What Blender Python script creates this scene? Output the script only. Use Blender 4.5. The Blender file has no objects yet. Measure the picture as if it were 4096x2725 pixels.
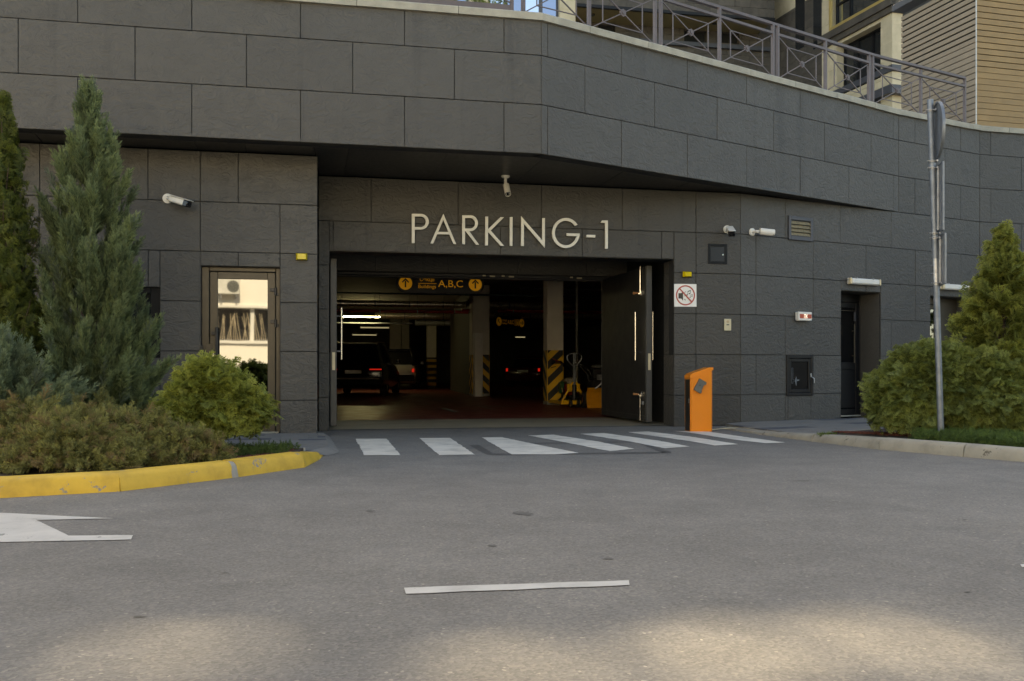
import bpy, bmesh, math, random
import numpy as np
from mathutils import Vector, Matrix
random.seed(7); RNG = np.random.default_rng(11)
scn = bpy.context.scene
COL = scn.collection

# ------------------------------------------------------------------ camera, world, sun, exposure
F, CX, HZ, CH = 3780.0, 2048.0, 1478.0, 0.84        # focal length in photo pixels, centre, horizon row, eye height
cam = bpy.data.cameras.new('camera'); camo = bpy.data.objects.new('camera', cam); COL.objects.link(camo)
camo.location = (0, 0, CH); camo.rotation_euler = (math.radians(90), 0, 0)
cam.sensor_width = 36; cam.lens = F / 4096 * 36; cam.shift_y = (HZ - 1362.5) / 4096
cam.clip_start = 0.05; cam.clip_end = 2000
scn.camera = camo
SUN = Vector((-0.15, 0.8, 0.83)).normalized()          # direction towards the sun (behind the building)
world = bpy.data.worlds.new('World'); scn.world = world; world.use_nodes = True
wn = world.node_tree; bg = wn.nodes['Background']
sky = wn.nodes.new('ShaderNodeTexSky'); sky.sky_type = 'NISHITA'; sky.sun_disc = False
sky.sun_elevation = math.asin(SUN.z); sky.sun_rotation = math.atan2(SUN.x, SUN.y)
sky.air_density = 0.8; sky.dust_density = 1.2; sky.ozone_density = 0.3
wn.links.new(sky.outputs[0], bg.inputs[0]); bg.inputs[1].default_value = 0.15
sl = bpy.data.lights.new('sun', 'SUN'); sl.energy = 4.6; sl.angle = math.radians(0.5); sl.color = (1.0, 0.93, 0.82)
so = bpy.data.objects.new('sun', sl); COL.objects.link(so); so.location = (-20, 40, 60)
so.rotation_euler = (-SUN).to_track_quat('-Z', 'Y').to_euler()
vs = scn.view_settings; vs.view_transform = 'Standard'; vs.look = 'None'; vs.gamma = 1; vs.use_curve_mapping = False
vs.exposure = 1.88
vs.use_white_balance = True; vs.white_balance_temperature = 9000; vs.white_balance_tint = 7

# ------------------------------------------------------------------ materials
def srgb(r, g, b):
    f = lambda c: (c/255/12.92) if c/255 <= 0.04045 else ((c/255+0.055)/1.055)**2.4
    return (f(r), f(g), f(b))
class N:
    def __init__(s, name):
        s.m = bpy.data.materials.new(name); s.m.use_nodes = True; s.t = s.m.node_tree
        s.b = s.t.nodes['Principled BSDF']; s.out = s.t.nodes['Material Output']
    def n(s, typ, **kw):
        nd = s.t.nodes.new(typ)
        for k, v in kw.items():
            if k in nd.inputs: nd.inputs[k].default_value = v
            else: setattr(nd, k, v)
        return nd
    def l(s, a, b): s.t.links.new(a, b)
    def noise(s, vec, scale, detail=4, rough=0.55, dist=0.0):
        nd = s.n('ShaderNodeTexNoise'); nd.inputs['Scale'].default_value = scale; nd.inputs['Detail'].default_value = detail
        nd.inputs['Roughness'].default_value = rough; nd.inputs['Distortion'].default_value = dist
        if vec is not None: s.l(vec, nd.inputs['Vector'])
        return nd
    def ramp(s, fac, stops):
        r = s.n('ShaderNodeValToRGB'); e = r.color_ramp.elements
        while len(e) < len(stops): e.new(0.5)
        for el, (p, c) in zip(e, stops):
            el.position = p; el.color = (*c, 1) if len(c) == 3 else c
        s.l(fac, r.inputs[0]); return r
    def math(s, op, a, b=None, clamp=False):
        m = s.n('ShaderNodeMath'); m.operation = op; m.use_clamp = clamp
        for i, v in enumerate((a, b)):
            if v is None: continue
            if isinstance(v, (int, float)): m.inputs[i].default_value = v
            else: s.l(v, m.inputs[i])
        return m.outputs[0]
    def mix(s, fac, a, b, blend='MIX'):
        m = s.n('ShaderNodeMix'); m.data_type = 'RGBA'; m.blend_type = blend
        for i, v in ((0, fac), (6, a), (7, b)):
            if isinstance(v, (int, float)): m.inputs[i].default_value = v
            elif isinstance(v, tuple): m.inputs[i].default_value = (*v, 1)
            else: s.l(v, m.inputs[i])
        return m.outputs[2]
    def bump(s, h, strength, dist=0.01):
        b = s.n('ShaderNodeBump'); b.inputs['Strength'].default_value = strength; b.inputs['Distance'].default_value = dist
        s.l(h, b.inputs['Height']); s.l(b.outputs[0], s.b.inputs['Normal']); return b
    def pos(s, offs=True):
        g = s.n('ShaderNodeNewGeometry')
        if not offs: return g.outputs['Position']
        oi = s.n('ShaderNodeObjectInfo'); v = s.n('ShaderNodeVectorMath'); v.operation = 'MULTIPLY_ADD'
        c = s.n('ShaderNodeCombineXYZ'); s.l(oi.outputs['Random'], c.inputs[0]); s.l(oi.outputs['Random'], c.inputs[1]); s.l(oi.outputs['Random'], c.inputs[2])
        s.l(c.outputs[0], v.inputs[0]); v.inputs[1].default_value = (37, 53, 71); s.l(g.outputs['Position'], v.inputs[2])
        return v.outputs[0]
    def rnd(s): return s.n('ShaderNodeObjectInfo').outputs['Random']
MAT = {}
def simple(name, col, rough=0.5, metal=0.0, var=0.12, scale=6.0, spec=0.5, bumps=0.0, bscale=60):
    a = N(name); p = a.pos(); no = a.noise(p, scale, 5, 0.6)
    lo = tuple(c*(1-var) for c in col); hi = tuple(min(1, c*(1+var)) for c in col)
    a.l(a.ramp(no.outputs[0], [(0.3, lo), (0.7, hi)]).outputs[0], a.b.inputs['Base Color'])
    r = a.noise(p, scale*3, 3); rr = a.math('MULTIPLY_ADD', r.outputs[0], 0.2); a.t.nodes[-1].inputs[2].default_value = max(0, rough-0.1)
    a.l(rr, a.b.inputs['Roughness']); a.b.inputs['Metallic'].default_value = metal; a.b.inputs['Specular IOR Level'].default_value = spec
    if bumps: a.bump(a.noise(p, bscale, 4).outputs[0], bumps, 0.004)
    MAT[name] = a.m; return a.m
def panel_mat(name, col, creases=1.0):
    a = N(name); p = a.pos(); oi = a.rnd()
    mp = a.n('ShaderNodeMapping'); a.l(p, mp.inputs[0]); mp.inputs['Scale'].default_value = (1, 1, 1.5); mp.inputs['Rotation'].default_value = (0, 0.4, 0)
    w = a.noise(mp.outputs[0], 6.5, 5, 0.5, 2.6)
    w2 = a.noise(mp.outputs[0], 8.0, 3, 0.5, 2.0); r2 = a.math('SUBTRACT', 1.0, a.math('MULTIPLY', a.math('ABSOLUTE', a.math('SUBTRACT', w2.outputs[0], 0.52)), 16.0), True)
    mk = a.ramp(a.noise(p, 7.5, 2).outputs[0], [(0.50, (0, 0, 0)), (0.62, (1, 1, 1))]).outputs[0]
    cre = a.math('MULTIPLY', r2, mk)
    h = a.math('ADD', w.outputs[0], a.math('MULTIPLY', cre, 0.22*creases))
    h = a.math('ADD', h, a.math('MULTIPLY', a.noise(p, 70, 4).outputs[0], 0.04))
    a.bump(h, 0.42, 0.045)
    big = a.noise(a.pos(False), 0.55, 4).outputs[0]
    c0 = a.ramp(big, [(0.3, tuple(c*0.93 for c in col)), (0.7, tuple(c*1.06 for c in col))]).outputs[0]
    vv = a.math('MULTIPLY_ADD', oi, 0.15); a.t.nodes[-1].inputs[2].default_value = 0.92
    cc = a.n('ShaderNodeCombineXYZ'); [a.l(vv, cc.inputs[i]) for i in range(3)]
    c1 = a.mix(1.0, c0, cc.outputs[0], 'MULTIPLY')
    # faint vertical run-off streaks below joints
    st = a.n('ShaderNodeMapping'); a.l(a.pos(False), st.inputs[0]); st.inputs['Scale'].default_value = (2.6, 2.6, 0.16)
    sn = a.ramp(a.noise(st.outputs[0], 1.6, 3, 0.6).outputs[0], [(0.60, (1, 1, 1)), (0.74, (0.70, 0.70, 0.72))]).outputs[0]
    a.l(a.mix(0.8, c1, sn, 'MULTIPLY'), a.b.inputs['Base Color'])
    a.b.inputs['Roughness'].default_value = 0.52; a.b.inputs['Specular IOR Level'].default_value = 0.45
    MAT[name] = a.m; return a.m
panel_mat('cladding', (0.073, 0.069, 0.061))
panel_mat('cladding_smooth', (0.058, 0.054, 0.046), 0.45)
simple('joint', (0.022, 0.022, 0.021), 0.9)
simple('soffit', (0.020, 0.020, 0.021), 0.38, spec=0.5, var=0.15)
simple('coping', (0.34, 0.32, 0.26), 0.8, var=0.2, scale=5, bumps=0.3)
simple('railing', (0.105, 0.080, 0.078), 0.45, var=0.12)
simple('black_metal', (0.013, 0.013, 0.014), 0.42, var=0.2)
simple('gate', (0.020, 0.020, 0.021), 0.5, var=0.25, scale=2)
simple('gate_edge', (0.055, 0.055, 0.052), 0.45)
simple('dark_frame', (0.010, 0.010, 0.011), 0.4, spec=0.22)
simple('bronze', (0.060, 0.050, 0.035), 0.4, 0.35, var=0.1)
simple('chrome', (0.75, 0.72, 0.66), 0.22, 1.0, var=0.05)
simple('steel', (0.36, 0.37, 0.38), 0.42, 0.85, var=0.25, scale=14)
simple('steel_dull', (0.21, 0.232, 0.255), 0.5, 0.6, var=0.2, scale=10)
simple('alu_white', (0.50, 0.50, 0.48), 0.45, 0.2)
simple('white_plastic', (0.72, 0.70, 0.64), 0.38, var=0.05)
simple('lens', (0.008, 0.008, 0.01), 0.12, var=0.05)
simple('letter', (0.72, 0.69, 0.60), 0.45, var=0.04)
simple('sign_white', (0.82, 0.80, 0.75), 0.4, var=0.03)
simple('sign_red', (0.46, 0.075, 0.05), 0.45, var=0.05)
simple('sign_dark', (0.055, 0.045, 0.032), 0.5)
simple('sign_black', (0.014, 0.014, 0.014), 0.45)
simple('sign_orange', (0.92, 0.44, 0.025), 0.45, var=0.05)
simple('yellow_lens', (0.62, 0.47, 0.012), 0.22, var=0.08, scale=20)
simple('cream_plate', (0.60, 0.53, 0.36), 0.42, 0.2, var=0.05)
simple('orange', (0.80, 0.225, 0.010), 0.36, var=0.04, scale=3, spec=0.5)
simple('grey_plastic', (0.10, 0.105, 0.095), 0.45)
simple('louvre', (0.20, 0.16, 0.085), 0.55, var=0.3, scale=30)
simple('concrete', (0.30, 0.285, 0.25), 0.85, var=0.18, scale=4, bumps=0.3)
simple('column_paint', (0.66, 0.61, 0.51), 0.7, var=0.07, scale=3)
simple('white_door', (0.78, 0.75, 0.68), 0.6, var=0.06)
simple('garage_wall', (0.20, 0.185, 0.15), 0.8, var=0.15, scale=2)
simple('partition', (0.085, 0.08, 0.066), 0.8)
simple('garage_ceiling', (0.30, 0.285, 0.25), 0.85, var=0.2, scale=2)
simple('hazard_yellow', (0.72, 0.40, 0.02), 0.5, var=0.08)
simple('hazard_black', (0.014, 0.013, 0.011), 0.55)
simple('pipe_foil', (0.75, 0.70, 0.56), 0.3, 0.9, var=0.15, scale=9, bumps=0.25, bscale=10)
simple('pipe_red', (0.42, 0.03, 0.022), 0.4)
simple('pipe_green', (0.01, 0.035, 0.03), 0.5)
simple('car_black', (0.006, 0.006, 0.007), 0.16, spec=0.6, var=0.05)
simple('car_white', (0.50, 0.47, 0.40), 0.22, spec=0.6, var=0.03)
simple('car_red', (0.060, 0.004, 0.006), 0.18, spec=0.6, var=0.05)
simple('car_glass', (0.006, 0.006, 0.007), 0.08, spec=0.6, var=0.05)
simple('rubber', (0.012, 0.012, 0.012), 0.75)
simple('truck_yellow', (0.74, 0.40, 0.01), 0.42, var=0.1)
simple('blade_orange', (0.66, 0.27, 0.012), 0.45, var=0.1)
simple('engine_red', (0.20, 0.012, 0.012), 0.4)
simple('engine_green', (0.01, 0.07, 0.025), 0.45)
simple('tank_cream', (0.42, 0.38, 0.28), 0.5)
simple('wood_handle', (0.30, 0.13, 0.045), 0.6)
simple('soil', (0.045, 0.030, 0.022), 0.95, var=0.4, scale=20, bumps=0.8)
simple('mulch', (0.14, 0.045, 0.032), 0.9, var=0.4, scale=30)
simple('bark', (0.085, 0.058, 0.040), 0.9, var=0.3, scale=20, bumps=0.6)
simple('slab_grey', (0.190, 0.178, 0.160), 0.72, var=0.14, scale=5, bumps=0.15)
simple('slab_dark', (0.082, 0.086, 0.094), 0.72, var=0.14, scale=5, bumps=0.15)
simple('stain', (0.105, 0.097, 0.086), 0.8, var=0.25, scale=30)
simple('tar', (0.080, 0.075, 0.068), 0.75, var=0.3, scale=12)
simple('cream_stone', (0.52, 0.44, 0.30), 0.75, var=0.16, scale=1.4, bumps=0.2)
simple('dark_stone', (0.075, 0.063, 0.050), 0.7, var=0.34, scale=1.5, bumps=0.3)
simple('soffit_tan', (0.22, 0.175, 0.085), 0.8, var=0.06)
simple('grey_metal', (0.060, 0.062, 0.072), 0.5, var=0.08)
simple('gold_frame', (0.52, 0.37, 0.13), 0.4, 0.35, var=0.05)
simple('slat_tan', (0.29, 0.185, 0.080), 0.62, var=0.13, scale=2.5)
simple('slat_grey', (0.24, 0.19, 0.135), 0.62, var=0.12, scale=2.5)
simple('cream_wall', (0.80, 0.76, 0.67), 0.85, var=0.03, scale=0.8)
simple('white_wall', (0.72, 0.70, 0.64), 0.85, var=0.04, scale=0.8)
simple('ac_white', (0.62, 0.61, 0.55), 0.5)
simple('reed', (0.62, 0.52, 0.36), 0.7, var=0.25)
simple('blue_paint', (0.02, 0.05, 0.16), 0.4)
simple('poster', (0.70, 0.70, 0.70), 0.5, var=0.03)
def mirror_glass(name, col, rough=0.02, metal=1.0):
    a = N(name); no = a.noise(a.pos(), 1.3, 2)
    a.b.inputs['Base Color'].default_value = (*col, 1); a.b.inputs['Metallic'].default_value = metal; a.b.inputs['Roughness'].default_value = rough
    a.bump(no.outputs[0], 0.02, 0.02); MAT[name] = a.m
mirror_glass('film_glass', (0.235, 0.238, 0.235)); mirror_glass('dark_glass', (0.008, 0.008, 0.008), 0.05, 0.0); MAT['dark_glass'].node_tree.nodes['Principled BSDF'].inputs['Specular IOR Level'].default_value = 0.15
mirror_glass('window_glass', (0.34, 0.36, 0.36)); mirror_glass('blue_glass', (0.62, 0.66, 0.74)); mirror_glass('blue_glass_dark', (0.30, 0.34, 0.42))
mirror_glass('smoke_glass', (0.055, 0.058, 0.060), 0.04, 0.6)
def emit(name, col, st, base=(0.8, 0.8, 0.7)):
    a = N(name); a.b.inputs['Base Color'].default_value = (*base, 1); a.b.inputs['Emission Color'].default_value = (*col, 1)
    a.b.inputs['Emission Strength'].default_value = st; MAT[name] = a.m
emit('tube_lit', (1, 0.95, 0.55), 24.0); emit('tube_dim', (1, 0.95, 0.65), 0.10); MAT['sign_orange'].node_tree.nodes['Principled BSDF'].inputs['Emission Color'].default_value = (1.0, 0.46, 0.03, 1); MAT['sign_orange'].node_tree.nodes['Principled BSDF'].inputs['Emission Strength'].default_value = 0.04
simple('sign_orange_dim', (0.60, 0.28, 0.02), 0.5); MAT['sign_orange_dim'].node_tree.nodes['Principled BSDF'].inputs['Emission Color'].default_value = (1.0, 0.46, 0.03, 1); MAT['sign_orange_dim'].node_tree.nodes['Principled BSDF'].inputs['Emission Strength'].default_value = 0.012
emit('tail_red', (1.0, 0.03, 0.02), 0.12, (0.25, 0.005, 0.005))
emit('exit_red', (1.0, 0.16, 0.05), 0.03, (0.28, 0.05, 0.025)); emit('exit_white', (1.0, 0.9, 0.8), 0.35); emit('reflector_glow', (1, 0.75, 0.02), 0.06, (0.7, 0.5, 0.02))  # the car reflector's shine is put in as a faint glow
def asphalt():
    a = N('asphalt'); p = a.pos(False)
    sp = a.noise(p, 150, 3, 0.7); vo = a.n('ShaderNodeTexVoronoi'); a.l(p, vo.inputs['Vector']); vo.inputs['Scale'].default_value = 95
    big = a.noise(p, 0.42, 5, 0.6); mid = a.noise(p, 2.3, 5, 0.65, 0.6)
    c = a.ramp(big.outputs[0], [(0.28, (0.160, 0.148, 0.132)), (0.72, (0.210, 0.195, 0.174))]).outputs[0]
    m = a.ramp(mid.outputs[0], [(0.3, (0.86, 0.86, 0.86)), (0.7, (1.1, 1.1, 1.1))]).outputs[0]
    c = a.mix(1.0, c, m, 'MULTIPLY')
    agg = a.ramp(vo.outputs['Color'], [(0.0, (0.66, 0.66, 0.66)), (0.6, (1.0, 1.0, 1.0)), (0.92, (1.3, 1.26, 1.18)), (1.0, (2.4, 2.3, 2.1))]).outputs[0]
    c = a.mix(0.85, c, agg, 'MULTIPLY')
    # dark wear spots
    ws = a.n('ShaderNodeMapping'); a.l(p, ws.inputs[0]); ws.inputs['Scale'].default_value = (0.9, 1.6, 1)
    spots = a.ramp(a.noise(ws.outputs[0], 1.25, 2, 0.4, 0.4).outputs[0], [(0.735, (1, 1, 1)), (0.78, (0.62, 0.61, 0.60))]).outputs[0]
    a.l(a.mix(1.0, c, spots, 'MULTIPLY'), a.b.inputs['Base Color'])
    a.b.inputs['Roughness'].default_value = 0.82; a.b.inputs['Specular IOR Level'].default_value = 0.35
    a.bump(a.math('ADD', sp.outputs[0], vo.outputs['Distance']), 0.5, 0.004); MAT['asphalt'] = a.m
asphalt()
def worn_paint(name, col, under, thr=0.64, scale=7, rough=0.6):
    a = N(name); p = a.pos(False); n1 = a.noise(p, scale, 6, 0.7, 0.5); n2 = a.noise(p, scale*6, 4, 0.7)
    f = a.math('ADD', a.math('MULTIPLY', n1.outputs[0], 0.75), a.math('MULTIPLY', n2.outputs[0], 0.25))
    k = a.ramp(f, [(thr, (0, 0, 0)), (thr+0.025, (1, 1, 1))]).outputs[0]
    d = a.ramp(a.noise(p, 3.0, 5, 0.65).outputs[0], [(0.28, tuple(c*0.62 for c in col)), (0.5, tuple(c*0.9 for c in col)), (0.65, col)]).outputs[0]
    a.l(a.mix(k, d, under), a.b.inputs['Base Color']); a.b.inputs['Roughness'].default_value = rough
    inv = a.math('SUBTRACT', 1.0, k); a.bump(a.math('ADD', inv, a.math('MULTIPLY', n2.outputs[0], 0.6)), 0.4, 0.004); MAT[name] = a.m
worn_paint('road_paint', (0.80, 0.73, 0.62), (0.15, 0.14, 0.125), 0.635, 9)
worn_paint('lane_paint', (0.56, 0.53, 0.48), (0.15, 0.14, 0.125), 0.61, 11)
worn_paint('kerb_yellow', (0.66, 0.41, 0.045), (0.25, 0.23, 0.20), 0.597, 7)
worn_paint('kerb_grey', (0.34, 0.31, 0.245), (0.13, 0.115, 0.09), 0.60, 7, 0.85)
def red_floor():
    a = N('epoxy_red'); p = a.pos(False); n1 = a.noise(p, 0.9, 6, 0.7, 0.6)
    a.l(a.ramp(n1.outputs[0], [(0.3, (0.16, 0.034, 0.024)), (0.7, (0.26, 0.052, 0.036))]).outputs[0], a.b.inputs['Base Color'])
    rr = a.ramp(a.noise(p, 3, 4).outputs[0], [(0.3, (0.34,)*3), (0.7, (0.52,)*3)]); a.l(rr.outputs[0], a.b.inputs['Roughness']); MAT['epoxy_red'] = a.m
red_floor()
def entry_floor():
    a = N('entry_concrete'); p = a.pos(False); mp = a.n('ShaderNodeMapping'); a.l(p, mp.inputs[0]); mp.inputs['Scale'].default_value = (0.5, 1.6, 1); mp.inputs['Rotation'].default_value = (0, 0, 0.21)
    n1 = a.noise(mp.outputs[0], 2.2, 6, 0.7); a.l(a.ramp(n1.outputs[0], [(0.3, (0.27, 0.225, 0.15)), (0.7, (0.37, 0.315, 0.22))]).outputs[0], a.b.inputs['Base Color'])
    a.b.inputs['Roughness'].default_value = 0.6; MAT['entry_concrete'] = a.m
entry_floor()
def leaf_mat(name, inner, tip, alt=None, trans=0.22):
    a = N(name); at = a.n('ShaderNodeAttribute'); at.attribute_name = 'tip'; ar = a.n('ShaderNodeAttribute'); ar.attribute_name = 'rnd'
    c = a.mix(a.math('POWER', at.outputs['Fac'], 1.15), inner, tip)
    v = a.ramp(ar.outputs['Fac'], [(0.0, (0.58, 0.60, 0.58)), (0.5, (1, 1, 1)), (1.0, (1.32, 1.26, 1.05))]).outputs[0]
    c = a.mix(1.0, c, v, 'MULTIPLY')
    if alt:
        k = a.ramp(ar.outputs['Fac'], [(1-alt[1]-0.01, (0, 0, 0)), (1-alt[1], (1, 1, 1))]).outputs[0]
        c = a.mix(k, c, alt[0])
    a.l(c, a.b.inputs['Base Color']); a.b.inputs['Roughness'].default_value = 0.62; a.b.inputs['Specular IOR Level'].default_value = 0.3
    tr = a.n('ShaderNodeBsdfTranslucent'); a.l(c, tr.inputs[0]); mx = a.n('ShaderNodeMixShader'); mx.inputs[0].default_value = trans
    a.l(a.b.outputs[0], mx.inputs[1]); a.l(tr.outputs[0], mx.inputs[2]); a.l(mx.outputs[0], a.out.inputs[0]); MAT[name] = a.m
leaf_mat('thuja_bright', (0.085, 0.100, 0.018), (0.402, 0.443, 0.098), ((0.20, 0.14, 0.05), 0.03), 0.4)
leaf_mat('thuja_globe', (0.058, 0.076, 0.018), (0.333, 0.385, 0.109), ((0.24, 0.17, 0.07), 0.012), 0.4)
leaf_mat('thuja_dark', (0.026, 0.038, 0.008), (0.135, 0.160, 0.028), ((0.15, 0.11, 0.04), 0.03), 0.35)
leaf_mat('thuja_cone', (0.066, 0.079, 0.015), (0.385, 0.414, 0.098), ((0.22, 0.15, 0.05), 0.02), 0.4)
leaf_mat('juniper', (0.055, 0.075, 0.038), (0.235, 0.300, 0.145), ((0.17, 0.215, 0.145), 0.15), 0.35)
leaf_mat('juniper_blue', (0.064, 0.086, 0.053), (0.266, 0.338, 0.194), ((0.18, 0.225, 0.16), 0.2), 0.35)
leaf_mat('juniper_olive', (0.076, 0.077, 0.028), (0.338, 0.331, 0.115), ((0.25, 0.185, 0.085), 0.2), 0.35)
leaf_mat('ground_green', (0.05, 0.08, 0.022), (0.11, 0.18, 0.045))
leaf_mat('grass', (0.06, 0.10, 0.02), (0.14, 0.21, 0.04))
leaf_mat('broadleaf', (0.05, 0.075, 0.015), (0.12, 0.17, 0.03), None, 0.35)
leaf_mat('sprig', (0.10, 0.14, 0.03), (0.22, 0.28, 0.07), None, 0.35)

# ------------------------------------------------------------------ mesh helpers
class Fr:
    def __init__(s, o, x, y, z=(0, 0, 1)):
        s.o = Vector(o); s.x = Vector(x).normalized(); s.y = Vector(y).normalized(); s.z = Vector(z).normalized()
    def __call__(s, a, b, c): return s.o + s.x*a + s.y*b + s.z*c
    def at(s, a, b, c): f = Fr(s(a, b, c), s.x, s.y, s.z); return f
    def rot(s, ang):        # turn about own z
        ca, sa = math.cos(ang), math.sin(ang); return Fr(s.o, s.x*ca+s.y*sa, s.y*ca-s.x*sa, s.z)
WF = Fr((0, 0, 0), (1, 0, 0), (0, 1, 0))
WORLD = {}
class MB:
    def __init__(s): s.v = []; s.f = []; s.mi = []; s.cur = 0
    def add(s, vs, fs):
        b = len(s.v); s.v += [tuple(v) for v in vs]; s.f += [tuple(i+b for i in f) for f in fs]; s.mi += [s.cur]*len(fs); return s
    def box(s, fr, x0, x1, y0, y1, z0, z1, c=0.0):
        if c <= 0:
            vs = [fr(x, y, z) for z in (z0, z1) for y in (y0, y1) for x in (x0, x1)]
            return s.add(vs, [(0, 2, 3, 1), (4, 5, 7, 6), (0, 1, 5, 4), (2, 6, 7, 3), (0, 4, 6, 2), (1, 3, 7, 5)])
        c = min(c, (x1-x0)*.45, (y1-y0)*.45, (z1-z0)*.45)
        bm = bmesh.new(); vv = [bm.verts.new((x, y, z)) for z in (z0, z1) for y in (y0, y1) for x in (x0, x1)]
        for f in [(0, 2, 3, 1), (4, 5, 7, 6), (0, 1, 5, 4), (2, 6, 7, 3), (0, 4, 6, 2), (1, 3, 7, 5)]: bm.faces.new([vv[i] for i in f])
        bmesh.ops.bevel(bm, geom=bm.edges[:], offset=c, segments=1, affect='EDGES')
        bm.verts.index_update(); s.add([fr(*v.co) for v in bm.verts], [[v.index for v in f.verts] for f in bm.faces]); bm.free(); return s
    def prism(s, pts, d):      # closed 3d outline extruded by vector d (d points to the front)
        n = len(pts); p0 = [Vector(p) for p in pts]; d = Vector(d)
        s.add(p0+[p+d for p in p0], [tuple(range(n))[::-1], tuple(range(n, 2*n))]+[(i, (i+1) % n, (i+1) % n+n, i+n) for i in range(n)]); return s
    def band(s, a, b, d):      # strip between polylines a and b, extruded
        for i in range(len(a)-1): s.prism([a[i], a[i+1], b[i+1], b[i]], d)
        return s
    def tube(s, pts, r, n=8, caps=True):
        pts = [Vector(p) for p in pts]; rr = r if isinstance(r, (list, tuple)) else [r]*len(pts); vs = []; up = None
        for i, p in enumerate(pts):
            t = (pts[min(i+1, len(pts)-1)]-pts[max(i-1, 0)]).normalized()
            if up is None: up = t.orthogonal().normalized()
            up = (up - t*up.dot(t)).normalized(); bi = t.cross(up)
            for k in range(n):
                an = 2*math.pi*k/n; vs.append(p+(up*math.cos(an)+bi*math.sin(an))*rr[i])
        fs = [(i*n+k, i*n+(k+1) % n, (i+1)*n+(k+1) % n, (i+1)*n+k) for i in range(len(pts)-1) for k in range(n)]
        if caps: fs += [tuple(range(n))[::-1], tuple(range((len(pts)-1)*n, len(pts)*n))]
        return s.add(vs, fs)
    def bar(s, p, q, w, h, up=(0, 0, 1)):
        p, q = Vector(p), Vector(q); x = (q-p); L = x.length; x.normalize(); u = Vector(up); u = (u-x*u.dot(x)).normalized(); y = u.cross(x)
        return s.box(Fr(p, x, y, u), 0, L, -w/2, w/2, -h/2, h/2)
    def disc(s, c, ax, r0, r1, n=24, h=0.02):   # ring or disc along axis
        ax = Vector(ax).normalized(); u = ax.orthogonal().normalized(); w = ax.cross(u); c = Vector(c)
        P = lambda r, k, z: c+(u*math.cos(2*math.pi*k/n)+w*math.sin(2*math.pi*k/n))*r+ax*z
        if r0 <= 0: return s.tube([c, c+ax*h], r1, n)
        vs = [P(r, k, z) for z in (0, h) for r in (r0, r1) for k in range(n)]; fs = []
        for k in range(n):
            j = (k+1) % n; fs += [(k, j, n+j, n+k), (2*n+k, 3*n+k, 3*n+j, 2*n+j), (n+k, n+j, 3*n+j, 3*n+k), (k, 2*n+k, 2*n+j, j)]
        return s.add(vs, fs)
    def slab(s, fr, s0, s1, z0, z1, d=0.0, th=0.02, c=0.003):   # facing panel: front at y=d, chamfered edges, sides, no back
        vs = [fr(a, d-th, b) for a, b in ((s0, z0), (s1, z0), (s1, z1), (s0, z1))]+[fr(a, d-c, b) for a, b in ((s0, z0), (s1, z0), (s1, z1), (s0, z1))] + \
             [fr(a, d, b) for a, b in ((s0+c, z0+c), (s1-c, z0+c), (s1-c, z1-c), (s0+c, z1-c))]
        fs = [(8, 9, 10, 11)]+[(4+i, 4+(i+1) % 4, 8+(i+1) % 4, 8+i) for i in range(4)]+[(i, (i+1) % 4, 4+(i+1) % 4, 4+i) for i in range(4)]
        return s.add(vs, fs)
def put(o, parent=None, label=None, cat=None, group=None, kind=None, wm=None):
    COL.objects.link(o); wm = wm or Matrix.Identity(4)
    if parent is not None:
        o.parent = parent; o.matrix_parent_inverse = Matrix.Identity(4); o.matrix_basis = WORLD[parent.name].inverted() @ wm
    else: o.matrix_basis = wm
    WORLD[o.name] = wm
    if label: o['label'] = label
    if cat: o['category'] = cat
    if group: o['group'] = group
    if kind: o['kind'] = kind
    return o
def obj(name, mb, mat, parent=None, label=None, cat=None, group=None, kind=None, smooth=False):
    vs = np.array(mb.v, dtype=float); lo, hi = vs.min(0), vs.max(0); o = Vector(((lo[0]+hi[0])/2, (lo[1]+hi[1])/2, lo[2]))
    me = bpy.data.meshes.new(name); me.from_pydata([tuple(v) for v in (vs-np.array(o))], [], mb.f)
    mats = mat if isinstance(mat, (list, tuple)) else [mat]
    for m in mats: me.materials.append(MAT[m])
    if len(mats) > 1: me.polygons.foreach_set('material_index', mb.mi)
    bm = bmesh.new(); bm.from_mesh(me); bmesh.ops.recalc_face_normals(bm, faces=bm.faces[:]); bm.to_mesh(me); bm.free()
    if smooth:
        me.polygons.foreach_set('use_smooth', [True]*len(me.polygons))
        try: me.set_sharp_from_angle(angle=math.radians(40))
        except Exception: pass
    return put(bpy.data.objects.new(name, me), parent, label, cat, group, kind, Matrix.Translation(o))
def thing(name, loc, label=None, cat=None, group=None, parent=None, kind=None):
    e = bpy.data.objects.new(name, None); e.empty_display_size = 0.2
    return put(e, parent, label, cat, group, kind, Matrix.Translation(Vector(loc)))
def copy_tree(o, dm, parent=None, **kw):      # copy a thing and its parts, moved by world matrix dm
    c = o.copy(); COL.objects.link(c)
    wm = dm @ WORLD[o.name]; WORLD[c.name] = wm
    if parent is not None: c.parent = parent; c.matrix_parent_inverse = Matrix.Identity(4); c.matrix_basis = WORLD[parent.name].inverted() @ wm
    else: c.parent = None; c.matrix_basis = wm
    for k, v in kw.items(): c[k] = v
    for ch in [x for x in bpy.data.objects if x.parent == o]: copy_tree(ch, dm, c)
    return c
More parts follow.
